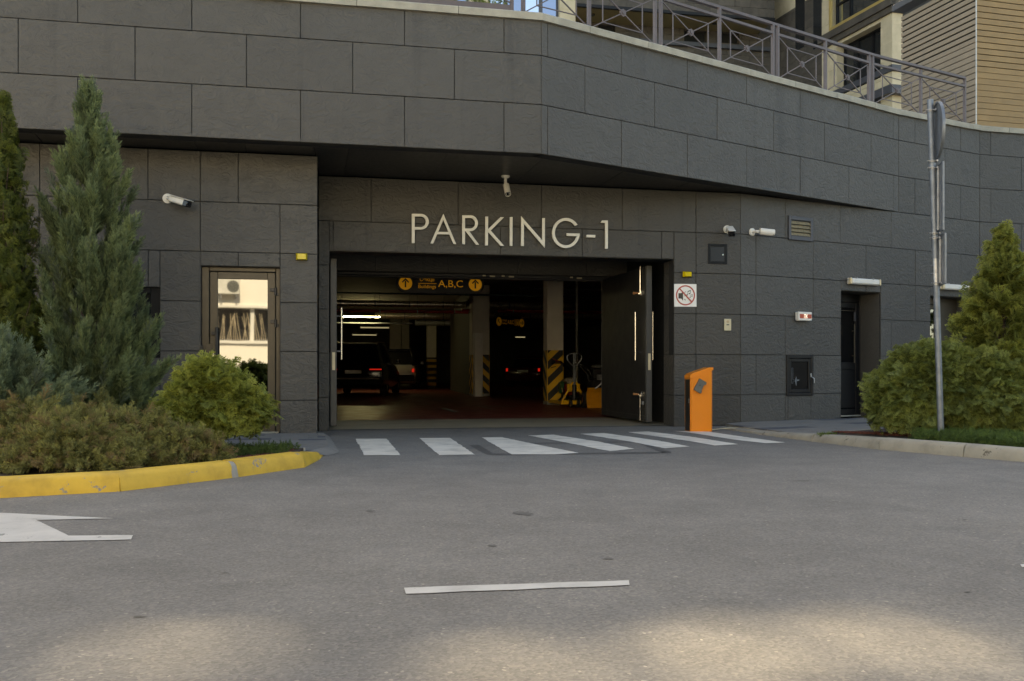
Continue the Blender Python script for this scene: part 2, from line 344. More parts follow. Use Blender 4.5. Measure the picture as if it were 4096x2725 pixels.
def clip(poly, clipper):        # convex clip, both ccw lists of (x,y)
    out = poly
    for i in range(len(clipper)):
        a, b = clipper[i], clipper[(i+1) % len(clipper)]; inp, out = out, []
        side = lambda p: (b[0]-a[0])*(p[1]-a[1])-(b[1]-a[1])*(p[0]-a[0])
        for j in range(len(inp)):
            p, q = inp[j], inp[(j+1) % len(inp)]; sp, sq = side(p), side(q)
            if sp >= 0: out.append(p)
            if sp*sq < 0: t = sp/(sp-sq); out.append((p[0]+t*(q[0]-p[0]), p[1]+t*(q[1]-p[1])))
        if not out: return []
    return out
def text_mb(body, fr, x0, x1, z0, z1, d, th=0.003, space=1.0):   # lettering fitted to a rectangle of a wall frame
    cu = bpy.data.curves.new('t', 'FONT'); cu.body = body; cu.space_character = space; cu.resolution_u = 6
    o = bpy.data.objects.new('t', cu); COL.objects.link(o); dg = bpy.context.evaluated_depsgraph_get(); dg.update()
    me = bpy.data.meshes.new_from_object(o.evaluated_get(dg)); bpy.data.objects.remove(o)
    v = np.array([x.co[:] for x in me.vertices]); lo, hi = v.min(0), v.max(0); mb = MB()
    P = [fr(x0+(p[0]-lo[0])/(hi[0]-lo[0])*(x1-x0), d, z0+(p[1]-lo[1])/(hi[1]-lo[1])*(z1-z0)) for p in v]
    Q = [p+fr.y*th for p in P]; n = len(P); fs = [tuple(f.vertices) for f in me.polygons]
    cnt = {}
    for f in fs:
        for i in range(len(f)): e = (f[i], f[(i+1) % len(f)]); cnt[e] = 1
    sides = [(a, b, b+n, a+n) for a, b in cnt if (b, a) not in cnt]
    mb.add(P+Q, [tuple(i+n for i in f) for f in fs]+sides); bpy.data.meshes.remove(me); return mb

# ------------------------------------------------------------------ pixel geometry
def G(px, py, z=0.0):
    Y = (CH-z)*F/(py-HZ); return Vector(((px-CX)/F*Y, Y, z))
class Wall:                    # vertical plane Y = a + b X; frame x along the wall, y out towards the street
    def __init__(s, a, b):
        s.a, s.b = a, b; n = math.hypot(1, b); s.n = n; s.fr = Fr((0, a, 0), (1/n, b/n, 0), (b/n, -1/n, 0))
    def Y(s, px): return s.a/(1-s.b*(px-CX)/F)
    def s_(s, px): return (px-CX)/F*s.Y(px)*s.n
    def z_(s, px, py): return CH+(HZ-py)/F*s.Y(px)
    def p(s, px, py, d=0.0): Y = s.Y(px); return Vector(((px-CX)/F*Y, Y, CH+(HZ-py)/F*Y)) + s.fr.y*d
LU = Wall(11.52-0.212*0.357, 0.212)          # upper storey, left face
RU = Wall(11.27, 0.70)                        # upper storey, right face
LL = Wall(11.65+0.212*2.41, 0.212)            # lower wall left
PK = Wall(12.82+0.212*2.625, 0.212)           # recessed wall with the lettering
R2 = Wall(12.207, 0.555)                      # lower wall right
R3 = Wall(16.83-0.27*8.33, 0.27)              # far right face
ZS = 3.468                                    # soffit level
T = PK.fr.x; NV = PK.fr.y                     # garage axes
def cross(w1, w2): x = (w2.a-w1.a)/(w1.b-w2.b); return Vector((x, w1.a+w1.b*x, 0))
C0 = cross(LU, RU); J = cross(RU, R2); C3 = cross(R2, R3); K0 = cross(PK, R2)
def s_pt(w, P): return (P-Vector((0, w.a, 0))).dot(w.fr.x)

# ------------------------------------------------------------------ ground
def sheet(name, pts, z, mat, kind='structure', parent=None, label=None):
    mb = MB(); mb.add([(p[0], p[1], z) for p in pts], [tuple(range(len(pts)))]); return obj(name, mb, mat, parent, label, kind=kind)
ground = sheet('ground', [(-400, -400), (400, -400), (400, 400), (-400, 400)], -0.02, 'asphalt')
p_l, p_r = PK.fr(-4.5, -0.25, 0), PK.fr(6, -0.25, 0)
road = sheet('road', [(-45, -9.4), (45, -9.4), (45, 24), (p_r.x, p_r.y), (p_l.x, p_l.y), (-45, 4)], 0.0, 'asphalt')
def mark(name, pix, o, s, mat='road_paint', z=0.004, jag=0.0):
    pts = [G(o[0]+x/s, o[1]+y/s) for x, y in pix]; mb = MB()
    if jag:
        out = []
        for i, p in enumerate(pts):
            q = pts[(i+1) % len(pts)]; k = max(1, int((q-p).length/0.07))
            for j in range(k): t = p.lerp(q, j/k); out.append(t+Vector((random.uniform(-jag, jag), random.uniform(-jag, jag), 0)))
        pts = out
    mb.add([(p.x, p.y, z) for p in pts], [tuple(range(len(pts)))]); return obj(name, mb, mat, road)
o, s = (1250, 1680), 1.1785
for q in ([(203, 90), (350, 90), (415, 168), (245, 168)], [(503, 87), (648, 86), (765, 165), (597, 167)],
          [(798, 84), (893, 83), (1030, 112), (1255, 157), (1140, 164), (937, 164), (850, 114)],
          [(1018, 75), (1135, 71), (1345, 103), (1518, 138), (1400, 149), (1195, 108)],
          [(1262, 67), (1375, 63), (1635, 100), (1780, 127), (1660, 135), (1500, 104)],
          [(1485, 59), (1585, 56), (1780, 80), (2010, 116), (1895, 122), (1795, 104)],
          [(1700, 53), (1870, 57), (2060, 85), (2230, 108), (2135, 111), (2000, 96), (1780, 62)]):
    mark('crosswalk_stripe', q, o, s, jag=0.007)
mark('lane_line', [(930, 1355), (1445, 1338), (1450, 1349), (937, 1369)], (0, 0), 1/1.7378, 'lane_paint', jag=0.004)
mark('lane_line', [(2350, 1301), (2600, 1294), (2606, 1303), (2352, 1307)], (0, 0), 1/1.7378, 'lane_paint', jag=0.004)
mark('arrow_marking', [(-330, 172), (0, 177), (522, 203), (165, 210), (315, 283), (615, 280), (605, 301), (0, 313), (-600, 330), (-420, 230)], (0, 1900), 1.151, 'lane_paint', jag=0.003)
for q in ([(735, 118), (785, 118), (850, 158), (940, 160), (1690, 150), (1690, 158), (850, 168), (820, 164)],
          [(1030, 109), (1195, 107), (1200, 110), (1035, 113)], [(1345, 104), (1500, 103), (1500, 106), (1350, 108)], [(1540, 112), (1580, 118), (1690, 150), (1650, 156)]):
    mark('tar_seam', q, o, s, 'tar', 0.002, 0.006)
for px, py, w, h in ((1480, 2045, 26, 5), (560, 2470, 28, 4), (2430, 2237, 30, 4), (3858, 2080, 12, 3), (2095, 2055, 40, 12), (3870, 2370, 24, 4), (1970, 2185, 24, 4), (900, 2293, 22, 3)):
    c = G(px, py); k = []
    for j in range(14):
        an = j/14*2*math.pi; r = random.uniform(0.35, 1.15); k.append(G(px+w*math.cos(an)*r, py+h*math.sin(an)*r))
    mb = MB(); mb.add([(p.x, p.y, 0.003) for p in k], [tuple(range(14))]); obj('oil_stain', mb, 'stain', road)
# garage floor and threshold
DW = 2.62                                       # depth from the lettered wall back to the gate frame
th = [PK.fr(-4.6, -0.25, 0), PK.fr(6.0, -0.25, 0), PK.fr(6.0, -DW, 0), PK.fr(-4.6, -DW, 0)]
sheet('entry_floor', [(p.x, p.y) for p in th], 0.006, 'entry_concrete')
gf = [PK.fr(-14, -DW, 0), PK.fr(13, -DW, 0), PK.fr(13, -48, 0), PK.fr(-14, -48, 0)]
gfloor = sheet('garage_floor', [(p.x, p.y) for p in gf], 0.008, 'epoxy_red')
for q in ([(160, 1265), (215, 1262), (360, 1303), (300, 1305)], [(530, 1240), (560, 1240), (760, 1276), (700, 1277)], [(600, 1239), (960, 1244), (960, 1248), (600, 1246)]):
    pts = [G(1700+x/2.613, 1150+y/2.613, 0.012) for x, y in q]; mb = MB(); mb.add(pts, [(0, 1, 2, 3)]); obj('floor_marking', mb, 'concrete', gfloor)

# ------------------------------------------------------------------ kerbs, beds, pavements
def kerb_stone(pts, w, h, mat, parent, gap=0.004, h_end=None, side=1, name='kerb_stone', lean=0.025):
    # profile swept along 2-3 points; street side on the right of travel when side=1
    pts = [Vector((p[0], p[1], 0)) for p in pts]; n = len(pts); mb = MB(); rings = []
    for i, p in enumerate(pts):
        t = (pts[min(i+1, n-1)]-pts[max(i-1, 0)]).normalized(); out = Vector((t.y, -t.x, 0))*side
        pp = p + t*(gap if i == 0 else (-gap if i == n-1 else 0)); hh = h if h_end is None else h+(h_end-h)*i/(n-1)
        prof = [(0, -0.03), (0, 0.0), (-lean*0.7, hh-0.035), (-lean-0.008, hh-0.012), (-lean-0.03, hh), (-w+0.015, hh+0.004), (-w, hh-0.02), (-w, -0.03)]
        rings.append([pp+out*a+Vector((random.uniform(-.002, .002), random.uniform(-.002, .002), max(b, -0.03)+random.uniform(-.002, .002))) for a, b in prof])
    m = len(rings[0]); vs = [v for r in rings for v in r]
    fs = [(i*m+k, i*m+k+1, (i+1)*m+k+1, (i+1)*m+k) for i in range(n-1) for k in range(m-1)]+[tuple(range(m)), tuple(range((n-1)*m, n*m))[::-1]]
    mb.add(vs, fs); return obj(name, mb, mat, parent, smooth=True)
def subdiv(a, b, k): return [a.lerp(b, i/k) for i in range(k+1)]
kl = [G(0, 1993.4), G(481, 1966.5), G(933.6, 1912), G(1220, 1870), G(1299, 1816)]
dl = (kl[0]-kl[1]).normalized(); far_l = kl[0]+Vector((-0.99, -0.14, 0)).normalized()*1.6
kerbL = thing('kerb', kl[1], kind='structure')
kerb_stone(subdiv(far_l+Vector((-3, -.3, 0)), far_l, 3), .17, .125, 'kerb_yellow', kerbL)
kerb_stone(subdiv(far_l, kl[0], 2)+[kl[0].lerp(kl[1], .5), kl[1]], .17, .125, 'kerb_yellow', kerbL)
kerb_stone(subdiv(kl[1], kl[2], 4), .17, .125, 'kerb_yellow', kerbL, 0.006)
mort = subdiv(kl[2]-(kl[2]-kl[1]).normalized()*0.01, kl[2]+(kl[3]-kl[2]).normalized()*0.055, 1)
kerb_stone(mort, .165, .118, 'concrete', kerbL, 0.0, name='mortar_joint')
kerb_stone(subdiv(kl[2]+(kl[3]-kl[2]).normalized()*0.05, kl[3], 3), .17, .125, 'kerb_yellow', kerbL)
kerb_stone([kl[3], kl[3].lerp(kl[4], .55)+Vector((.03, -.02, 0)), kl[4]], .17, .125, 'kerb_yellow', kerbL, 0.002, h_end=0.02)
# left pavement slabs (clipped to its outline)
e0 = Vector((-2.95, 8.76, 0)); edge = lambda x: 8.76+0.25*(x+2.95)
def pave(name, fr, poly, z, base_mat, rows, srange, length, label=None, seed=3):
    rs = random.Random(seed); bm_ = MB(); bm_.prism([(x, y, -0.02) for x, y in poly], (0, 0, z+0.02-0.012)); base = obj(name, bm_, base_mat, kind='structure')
    d = 0.0; r = 0
    while d < rows[0]:
        dep = rows[1]; sft = rs.choice((0, .33, .66, .5))*length; x = srange[0]-sft
        while x < srange[1]:
            L = length*rs.choice((1, 1, .66)); q = [fr(x+.002, d+.002, 0), fr(x+L-.002, d+.002, 0), fr(x+L-.002, d+dep-.002, 0), fr(x+.002, d+dep-.002, 0)]
            q = [(p.x, p.y) for p in q]
            if sum(q[i][0]*q[(i+1) % 4][1]-q[(i+1) % 4][0]*q[i][1] for i in range(4)) < 0: q = q[::-1]
            c = clip(q, poly)
            if len(c) > 2:
                ar = abs(sum(c[i][0]*c[(i+1) % len(c)][1]-c[(i+1) % len(c)][0]*c[i][1] for i in range(len(c))))/2
                if ar > 0.004:
                    m2 = MB(); dz = rs.uniform(-.0015, .0015); m2.prism([(a, b, z-0.011) for a, b in c], (0, 0, 0.011+dz))
                    obj('paving_slab', m2, 'slab_dark' if rs.random() < .17 else 'slab_grey', base)
            x += L
        d += dep
    return base
lw = lambda x: LL.a+LL.b*x
polyL = [(-6.2, edge(-6.2)), (-1.95, edge(-1.95)), (-1.86, 9.6), (-2.32, lw(-2.32)-0.02), (-6.2, lw(-6.2)-0.02)]
pave('pavement', LL.fr, polyL, 0.06, 'concrete', (3.0, .21), (LL.s_(560), LL.s_(1270)+.9), .62)
# low ramped edge of the left pavement beside the entry
mb = MB(); a, b, c, d = Vector((-1.86, 9.6, 0)), Vector((-2.32, lw(-2.32)-.02, 0)), Vector((-2.24, lw(-2.32)-.02, 0)), Vector((-1.74, 9.55, 0))
mb.add([a+Vector((0, 0, .058)), b+Vector((0, 0, .058)), c+Vector((0, 0, .003)), d+Vector((0, 0, .003)), Vector((-1.95, edge(-1.95), .058)), Vector((-1.80, 9.15, .003))], [(0, 1, 2, 3), (4, 0, 3, 5)]); obj('kerb_ramp', mb, 'slab_grey', kerbL)
mb = MB(); ed = [Vector((x, edge(x), 0)) for x in (-6.2, -4.5, -3, -1.97)]
kerb_stone([v+Vector((0, 0, 0)) for v in ed], .06, .085, 'kerb_grey', kerbL, 0, name='edging_strip', lean=0.003)
bedL = [(far_l.x-3, far_l.y-.2), (far_l.x, far_l.y+.12)]+[(p.x-.10, p.y+.08) for p in kl[:4]]+[(-1.98, edge(-1.98)-.03), (-6.2, edge(-6.2)-.03), (-8.5, 8.2)]
mb = MB(); mb.prism([(x, y, -0.02) for x, y in bedL], (0, 0, 0.115)); obj('planting_bed', mb, 'soil', kind='structure')
# right side
kr = [G(2875, 1714), G(3050, 1741), G(3247, 1766.7), G(3515, 1798.6), G(3852, 1828), G(4096, 1849)]
kerbR = thing('kerb', kr[3], kind='structure')
far_r = kr[5]+(kr[5]-kr[4]).normalized()*1.2
kerb_stone(subdiv(kr[0], kr[1], 2), .16, .02, 'kerb_grey', kerbR, side=1, h_end=.04, lean=.01)
kerb_stone(subdiv(kr[1], kr[2], 2), .16, .04, 'kerb_grey', kerbR, h_end=.085, lean=.01)
kerb_stone(subdiv(kr[2], kr[3], 3), .17, .085, 'kerb_grey', kerbR, h_end=.115)
kerb_stone(subdiv(kr[3], kr[4], 4), .17, .118, 'kerb_grey', kerbR, 0.006)
kerb_stone(subdiv(kr[4], far_r, 4), .17, .118, 'kerb_grey', kerbR, 0.006)
kerb_stone(subdiv(far_r, far_r+Vector((1.6, -.9, 0)), 3), .17, .118, 'kerb_grey', kerbR, 0.006)
rw = lambda x: R2.a+R2.b*x
ea, eb = Vector((3.78, 11.20, 0)), Vector((9.4, 15.75, 0))
polyR = [(3.16, 12.95), (3.62, 11.25), (3.80, 11.21), (9.4, 15.75), (9.4, rw(9.4)-.02), (3.46, rw(3.46)-.02), (3.10, 13.7)]
pave('pavement', R2.fr, polyR, 0.055, 'concrete', (3.4, .3), (s_pt(R2, K0)-1, s_pt(R2, K0)+7), .9, seed=5)
kerb_stone(subdiv(ea, eb, 8), .06, .09, 'kerb_grey', kerbR, 0, name='edging_strip', lean=0.003)
bedR = [(ea.x-.02, ea.y-.05)]+[(p.x+.12, p.y+.1) for p in kr[2:]]+[(far_r.x+1.7, far_r.y-.7), (9.6, 15.5), (eb.x, eb.y-.05)]
mb = MB(); mb.prism([(x, y, -0.02) for x, y in bedR], (0, 0, 0.115)); obj('planting_bed', mb, 'soil', kind='structure')

# ------------------------------------------------------------------ the parking building
bld = thing('parking_building', (0, 13, 0), 'dark slate-clad parking building with overhanging upper storey and garage entrance', 'building')
def sub_rect(r, h):          # rectangle r minus hole h -> pieces
    x0, x1, z0, z1 = r; a0, a1, b0, b1 = h
    if a0 >= x1-1e-4 or a1 <= x0+1e-4 or b0 >= z1-1e-4 or b1 <= z0+1e-4: return [r]
    out = []
    if a0 > x0+1e-3: out.append((x0, a0, z0, z1))
    if a1 < x1-1e-3: out.append((a1, x1, z0, z1))
    m0, m1 = max(x0, a0), min(x1, a1)
    if b1 < z1-1e-3: out.append((m0, m1, b1, z1))
    if b0 > z0+1e-3: out.append((m0, m1, z0, b0))
    return out
def facade(name, w, s0, s1, rows, anchors, step, holes=(), mat='cladding', gap=0.0037, back=0.2, zlo=None, ztop=None, extra=()):
    """rows: z levels; anchors[i]: joint position for row i"""
    mb = MB(); rects = [(s0, s1, rows[0] if zlo is None else zlo, rows[-1] if ztop is None else ztop)]
    for h in holes: rects = [q for r in rects for q in sub_rect(r, h)]
    for r in rects: mb.box(w.fr, r[0], r[1], -back, -0.026, r[2], r[3])
    wall = obj(name, mb, 'joint', bld)
    for i in range(len(rows)-1):
        js = anchors[i % len(anchors)]
        if not isinstance(js, (list, tuple)):
            k0 = math.floor((s0-js)/step); js = [js+k*step for k in range(k0, k0+int((s1-s0)/step)+3)]
        js = [s0]+[j for j in js if s0+.02 < j < s1-.02]+[s1]
        for a, b in zip(js[:-1], js[1:]):
            ps = [(a, b, rows[i], rows[i+1])]
            for h in holes: ps = [q for r in ps for q in sub_rect(r, h)]
            for r in ps:
                m = MB(); m.slab(w.fr, r[0]+gap, r[1]-gap, r[2]+gap, r[3]-gap, random.uniform(-.0025, .0025)); obj('cladding_panel', m, mat, wall)
    return wall
ROW = [0.0, 0.46, 1.06, 1.66, 2.26, 2.86, ZS]
URow = [ZS, ZS+.6, ZS+1.2, ZS+1.62]; ZC = URow[-1]
sC0L, sC0R = s_pt(LU, C0), s_pt(RU, C0); sJ = s_pt(RU, J)
aM, aE = LU.s_(540), LU.s_(767)
facade('upper_wall', LU, LU.s_(-1500), sC0L, URow, [aE, aM, aE], 1.2)
aS = RU.s_(2191); facade('upper_wall', RU, sC0R, sJ, URow, [aS, RU.s_(2340), aS], 1.2)
sJ2, sC3 = s_pt(R2, J), s_pt(R2, C3)
facade('upper_wall', R2, sJ2, sC3, URow, [R2.s_(3660), R2.s_(3780), R2.s_(3660)], 1.2)
s30 = s_pt(R3, C3); facade('side_wall', R3, s30, s30+7, [0, .46, 1.06, 1.66, 2.26, 2.86]+URow, [s30+.24, s30+.9], 1.2)
# lower left wall with door and window
sLL1 = LL.s_(1270); dL = (LL.s_(803), LL.s_(1120), 0.0, LL.z_(960, 1066)); wL = (LL.s_(420), LL.s_(640), 0.98, LL.z_(600, 1149))
e1 = LL.s_(801); w0 = LL.s_(593)
facade('lower_wall', LL, LL.s_(-1500), sLL1, ROW, [[e1-2.4, e1-1.2, w0, e1, LL.s_(1120)], [e1-1.2, w0, e1, dL[1]], [e1-1.2, w0, e1, dL[1]], [e1-1.2, w0, e1, LL.s_(953), dL[1]],
       [w0-1.2, w0-.3, e1, LL.s_(1120)], [LL.s_(159), LL.s_(592), e1, LL.s_(953)]], 1.2, [dL, wL])
# return wall of the recess
cL = LL.fr(sLL1, 0, 0); sPK0 = PK.s_(1274)
class Ret: pass
rf = Ret(); rf.fr = Fr(cL, -NV, T); rf_len = (PK.fr(sPK0, 0, 0)-cL).dot(-NV)
facade('return_wall', rf, 0.03, rf_len, ROW, [.6], 1.2, back=.19)
# lettered wall: opening, top rows
gO = (PK.s_(1317), PK.s_(2696), 0.0, PK.z_(2000, 1019)); sPKe = s_pt(PK, K0)
tops = [PK.s_(x) for x in (1484.6, 1832.6, 2166, 2489, 2784)]; sec = [PK.s_(x) for x in (1333, 1660, 2001, 2329, 2647, 2784)]
facade('lettered_wall', PK, sPK0, sPKe, ROW, [[PK.s_(2784)]]*4+[sec, tops], 1.2, [gO], 'cladding_smooth')
for side, s_, in ((-1, gO[0]), (1, gO[1])):       # clad reveals of the opening
    r = Ret(); r.fr = Fr(PK.fr(s_, 0, 0), NV*-1, T*(-side)); facade('reveal', r, 0.022, 0.42, [0, .46, 1.06, 1.66, 2.26, gO[3]], [.9], 1.2, back=.12)
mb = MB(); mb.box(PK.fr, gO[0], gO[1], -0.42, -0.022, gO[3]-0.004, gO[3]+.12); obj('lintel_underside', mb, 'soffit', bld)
# right lower wall
d2 = (R2.s_(3365), R2.s_(3523), 0.0, R2.z_(3440, 1166)); d3 = (R2.s_(3722), R2.s_(3890), 0.0, R2.z_(3800, 1187))
b0 = R2.s_(3024); hid = (R2.s_(3152), R2.s_(3244), R2.z_(3200, 1576), R2.z_(3200, 1428))
facade('lower_wall', R2, sPKe*0+s_pt(R2, K0), sC3, ROW, [b0+.6, b0, b0+.6, b0, b0, b0+.6], 1.2, [d2, d3, hid])
# soffit panels: (front px, back px)
def fpt(px): w = LU if px < 2167 else RU; Y = w.Y(px); return Vector(((px-CX)/F*Y, Y, ZS))
def bpt(px): w = PK if px < 2962 else R2; Y = w.Y(px); return Vector(((px-CX)/F*Y, Y, ZS))
def bptL(px): Y = LL.Y(px); return Vector(((px-CX)/F*Y, Y, ZS))
sof = thing('soffit', (0, 12, ZS), parent=bld)
def sof_piece(q):
    mb = MB(); c = sum((Vector(p) for p in q), Vector())/4; pts = [Vector(p)+(c-Vector(p)).normalized()*.006 for p in q]
    mb.prism([(p.x, p.y, ZS+.012) for p in pts], (0, 0, .03)); obj('soffit_panel', mb, 'soffit', sof)
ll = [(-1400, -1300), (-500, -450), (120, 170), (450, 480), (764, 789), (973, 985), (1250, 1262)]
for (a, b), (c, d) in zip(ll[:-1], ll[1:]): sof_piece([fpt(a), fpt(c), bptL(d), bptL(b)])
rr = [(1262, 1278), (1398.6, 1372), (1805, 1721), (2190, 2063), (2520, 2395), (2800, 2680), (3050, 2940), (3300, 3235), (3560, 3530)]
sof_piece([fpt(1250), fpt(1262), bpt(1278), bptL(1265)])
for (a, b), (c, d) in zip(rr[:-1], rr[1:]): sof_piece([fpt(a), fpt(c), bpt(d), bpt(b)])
# backing slab above the soffit, coping, terrace deck
lf = LU.fr(LU.s_(-1500), -0.05, 0); mb = MB()
outl = [lf, LU.fr(sC0L, -.05, 0), RU.fr(sJ, -.05, 0), R2.fr(sC3, -.05, 0), R3.fr(s30+7, -.05, 0), Vector((22, 75, 0)), Vector((-40, 75, 0)), Vector((-40, 4, 0))]
mb.prism([(p.x, p.y, ZS+.06) for p in outl], (0, 0, .1)); obj('floor_slab', mb, 'joint', bld)
mb = MB(); mb.prism([(p.x, p.y, 4.85) for p in outl], (0, 0, .1)); obj('terrace_deck', mb, 'slab_grey', bld)
cop = thing('coping', (0, 12, ZC), parent=bld)
def coping(w, s0, s1, anchor, L=1.0, mit0=0, mit1=0):
    k = math.floor((s0-anchor)/L); js = [s0]+[anchor+L*i for i in range(k, k+int((s1-s0)/L)+3) if s0+.05 < anchor+L*i < s1-.05]+[s1]
    for a, b in zip(js[:-1], js[1:]):
        g0 = mit0 if a == s0 else .003; g1 = mit1 if b == s1 else .003; mb = MB(); dz = random.uniform(-.004, .004)
        prof = [(0.045, -.005), (0.045, .075), (0.03, .09), (-.30, .10), (-.30, 0.0)]
        ring = lambda s_, g, sg: [w.fr(s_+sg*(g if g < .01 else 0)+(sg*-1)*(y_*g if g >= .01 else 0), y_, ZC+z_+dz) for y_, z_ in prof]
        A, B = ring(a, g0, 1), ring(b, g1, -1); m = len(A)
        mb.add(A+B, [tuple(range(m))[::-1], tuple(range(m, 2*m))]+[(i, (i+1) % m, m+(i+1) % m, m+i) for i in range(m)]); obj('coping_stone', mb, 'coping', cop)
coping(LU, LU.s_(-1500), sC0L, LU.s_(1832), 1.2, .003, .2); coping(RU, sC0R, sJ, RU.s_(2352), 1.0, .2, .02); coping(R2, sJ2, sC3, sJ2+.9, 1.0, .02, .12); coping(R3, s30, s30+7, s30+.6, 1.0, .12, .003)

# ------------------------------------------------------------------ doors and window of the building
def glazed_door(w, hole, recess, name, frame_m, glass_m, leaf0, leaf1, ztop, stile=.1, bottom=.12, top=.1, thresh=True):
    fr = w.fr; s0, s1, z0, z1 = hole; d = thing(name, fr((s0+s1)/2, -recess, 0.06), parent=bld)
    mb = MB(); f = .055
    for a, b, c, e in ((s0, leaf0, .06, z1), (leaf1, s1, .06, z1), (leaf0, leaf1, ztop, z1)):
        if b-a > .004 and e-c > .004: mb.box(fr, a+.001, b-.001, -recess-.06, -recess+.012, c, e-.002, .006)
    obj('frame', mb, frame_m, d)
    mb = MB(); a, b = leaf0+.006, leaf1-.006; zb, zt = .075, ztop-.006; y0, y1 = -recess-.05, -recess+.004
    mb.box(fr, a, a+stile, y0, y1, zb, zt, .005); mb.box(fr, b-stile, b, y0, y1, zb, zt, .005)
    mb.box(fr, a+stile, b-stile, y0, y1, zt-top, zt, .005); mb.box(fr, a+stile, b-stile, y0, y1, zb, zb+bottom, .005); obj('door_leaf', mb, frame_m, d)
    mb = MB(); mb.box(fr, a+stile, b-stile, y0+.015, y0+.03, zb+bottom, zt-top); obj('glass', mb, glass_m, d)
    if thresh: mb = MB(); mb.box(fr, s0+.02, s1-.02, -recess-.05, -recess+.03, .055, .074); obj('threshold', mb, 'coping', d)
    # lining of the opening
    mb = MB(); mb.box(fr, s0-.002, s0+.004, -recess-.2, -.03, 0, z1); mb.box(fr, s1-.004, s1+.002, -recess-.2, -.03, 0, z1); mb.box(fr, s0, s1, -recess-.2, -.03, z1-.004, z1+.002)
    mb.box(fr, s0, s1, -recess-.4, -recess-.38, 0, z1); obj('lining', mb, 'cladding' if recess > .2 else 'dark_frame', d)
    return d
def handle_bar(fr, x, y, z0, z1, r, parent, mat, off=.05, name='pull_handle', posts=(.18, .82)):
    mb = MB(); mb.tube([fr(x, y+off, z0), fr(x, y+off, z1)], r, 10)
    for t in posts: mb.tube([fr(x, y, z0+(z1-z0)*t), fr(x, y+off, z0+(z1-z0)*t)], r*.8, 8)
    return obj(name, mb, mat, parent, smooth=True)
zt = LL.z_(960, 1084)
dr = glazed_door(LL, dL, .10, 'glass_door', 'bronze', 'film_glass', LL.s_(834), LL.s_(1102), zt, .092, .17, .085)
fr = LL.fr; hx = LL.s_(866)
handle_bar(fr, hx, -.09, .72, LL.z_(866, 1308), .018, dr, 'black_metal', .055, posts=(.2, .93))
mb = MB(); mb.box(fr, hx-.065, hx-.015, -.096, -.05, LL.z_(850, 1340), LL.z_(850, 1326), .004); obj('handle_bracket', mb, 'black_metal', dr)
mb = MB(); mb.box(fr, LL.s_(819), LL.s_(846), -.096, -.08, LL.z_(830, 1413), LL.z_(830, 1374), .003); obj('strike_plate', mb, 'bronze', dr)
mb = MB(); mb.box(fr, LL.s_(844), LL.s_(853), -.098, -.088, LL.z_(848, 1438), LL.z_(848, 1414), .004); obj('lock_cylinder', mb, 'chrome', dr)
mb = MB(); mb.box(fr, LL.s_(803)-.01, LL.s_(811), -.02, .014, LL.z_(806, 1430), LL.z_(806, 1382), .003); obj('entry_reader', mb, 'black_metal', dr)
for y0, y1 in ((1149, 1182), (1277, 1309), (1630, 1663)):
    mb = MB(); zc = LL.z_(1100, (y0+y1)/2); x = LL.s_(1103)
    mb.box(fr, x-.068, x-.012, -.094, -.078, zc, zc+.045, .003); mb.tube([fr(x-.004, -.066, zc-.045), fr(x-.004, -.066, zc+.05)], .016, 10); mb.box(fr, x+.004, x+.032, -.094, -.076, zc-.05, zc-.008, .003); obj('hinge', mb, 'black_metal', dr, smooth=True)
# office window at left
wd = thing('window', LL.fr((wL[0]+wL[1])/2, 0, wL[2]), parent=bld); mb = MB(); a, b, c, e = wL
for q in ((a, a+.07, c, e), (b-.11, b, c, e), (a+.07, b-.11, c, c+.09), (a+.07, b-.11, e-.07, e)): mb.box(fr, q[0], q[1], -.13, -.04, q[2], q[3], .006)
obj('frame', mb, 'dark_frame', wd); mb = MB(); mb.box(fr, a+.07, b-.11, -.11, -.10, c+.09, e-.07); obj('pane', mb, 'smoke_glass', wd)
mb = MB(); mb.box(fr, a-.01, b+.01, -.3, -.28, c, e); obj('lining', mb, 'dark_frame', wd)
# right doors
dr2 = glazed_door(R2, d2, .42, 'service_door', 'dark_frame', 'dark_glass', d2[0]+.02, d2[1]-.02, d2[3]-.14, .09, .1, .09)
zt2 = d2[3]-.14; fr2 = R2.fr
mb = MB(); mb.box(fr2, d2[0]+.12, d2[1]-.12, -.468, -.414, .84, .96, .004); obj('mid_rail', mb, 'dark_frame', dr2)
mb = MB(); mb.box(fr2, d2[0]+.12, d2[1]-.12, -.45, -.425, .2, .84, .003); obj('lower_panel', mb, 'dark_frame', dr2)
handle_bar(fr2, d2[1]-.20, -.416, .95, 1.6, .011, dr2, 'bronze', .05)
mb = MB(); mb.box(fr2, d2[1]-.17, d2[1]-.13, -.415, -.39, 1.65, 1.80, .004); obj('lock_case', mb, 'grey_metal', dr2)
mb = MB(); mb.box(fr2, d2[0]+.09, d2[1]-.12, -.415, -.405, zt2-.15, zt2-.142); obj('closer_rail', mb, 'bronze', dr2)
dr3 = glazed_door(R2, d3, .32, 'glass_door', 'bronze', 'film_glass', d3[0]+.02, d3[0]+.62, d3[3]-.12, .06, .5, .07)
mb = MB(); mb.box(fr2, d3[0]+.64, d3[1]-.02, -.36, -.33, .07, d3[3]-.02); obj('side_panel', mb, 'dark_frame', dr3)

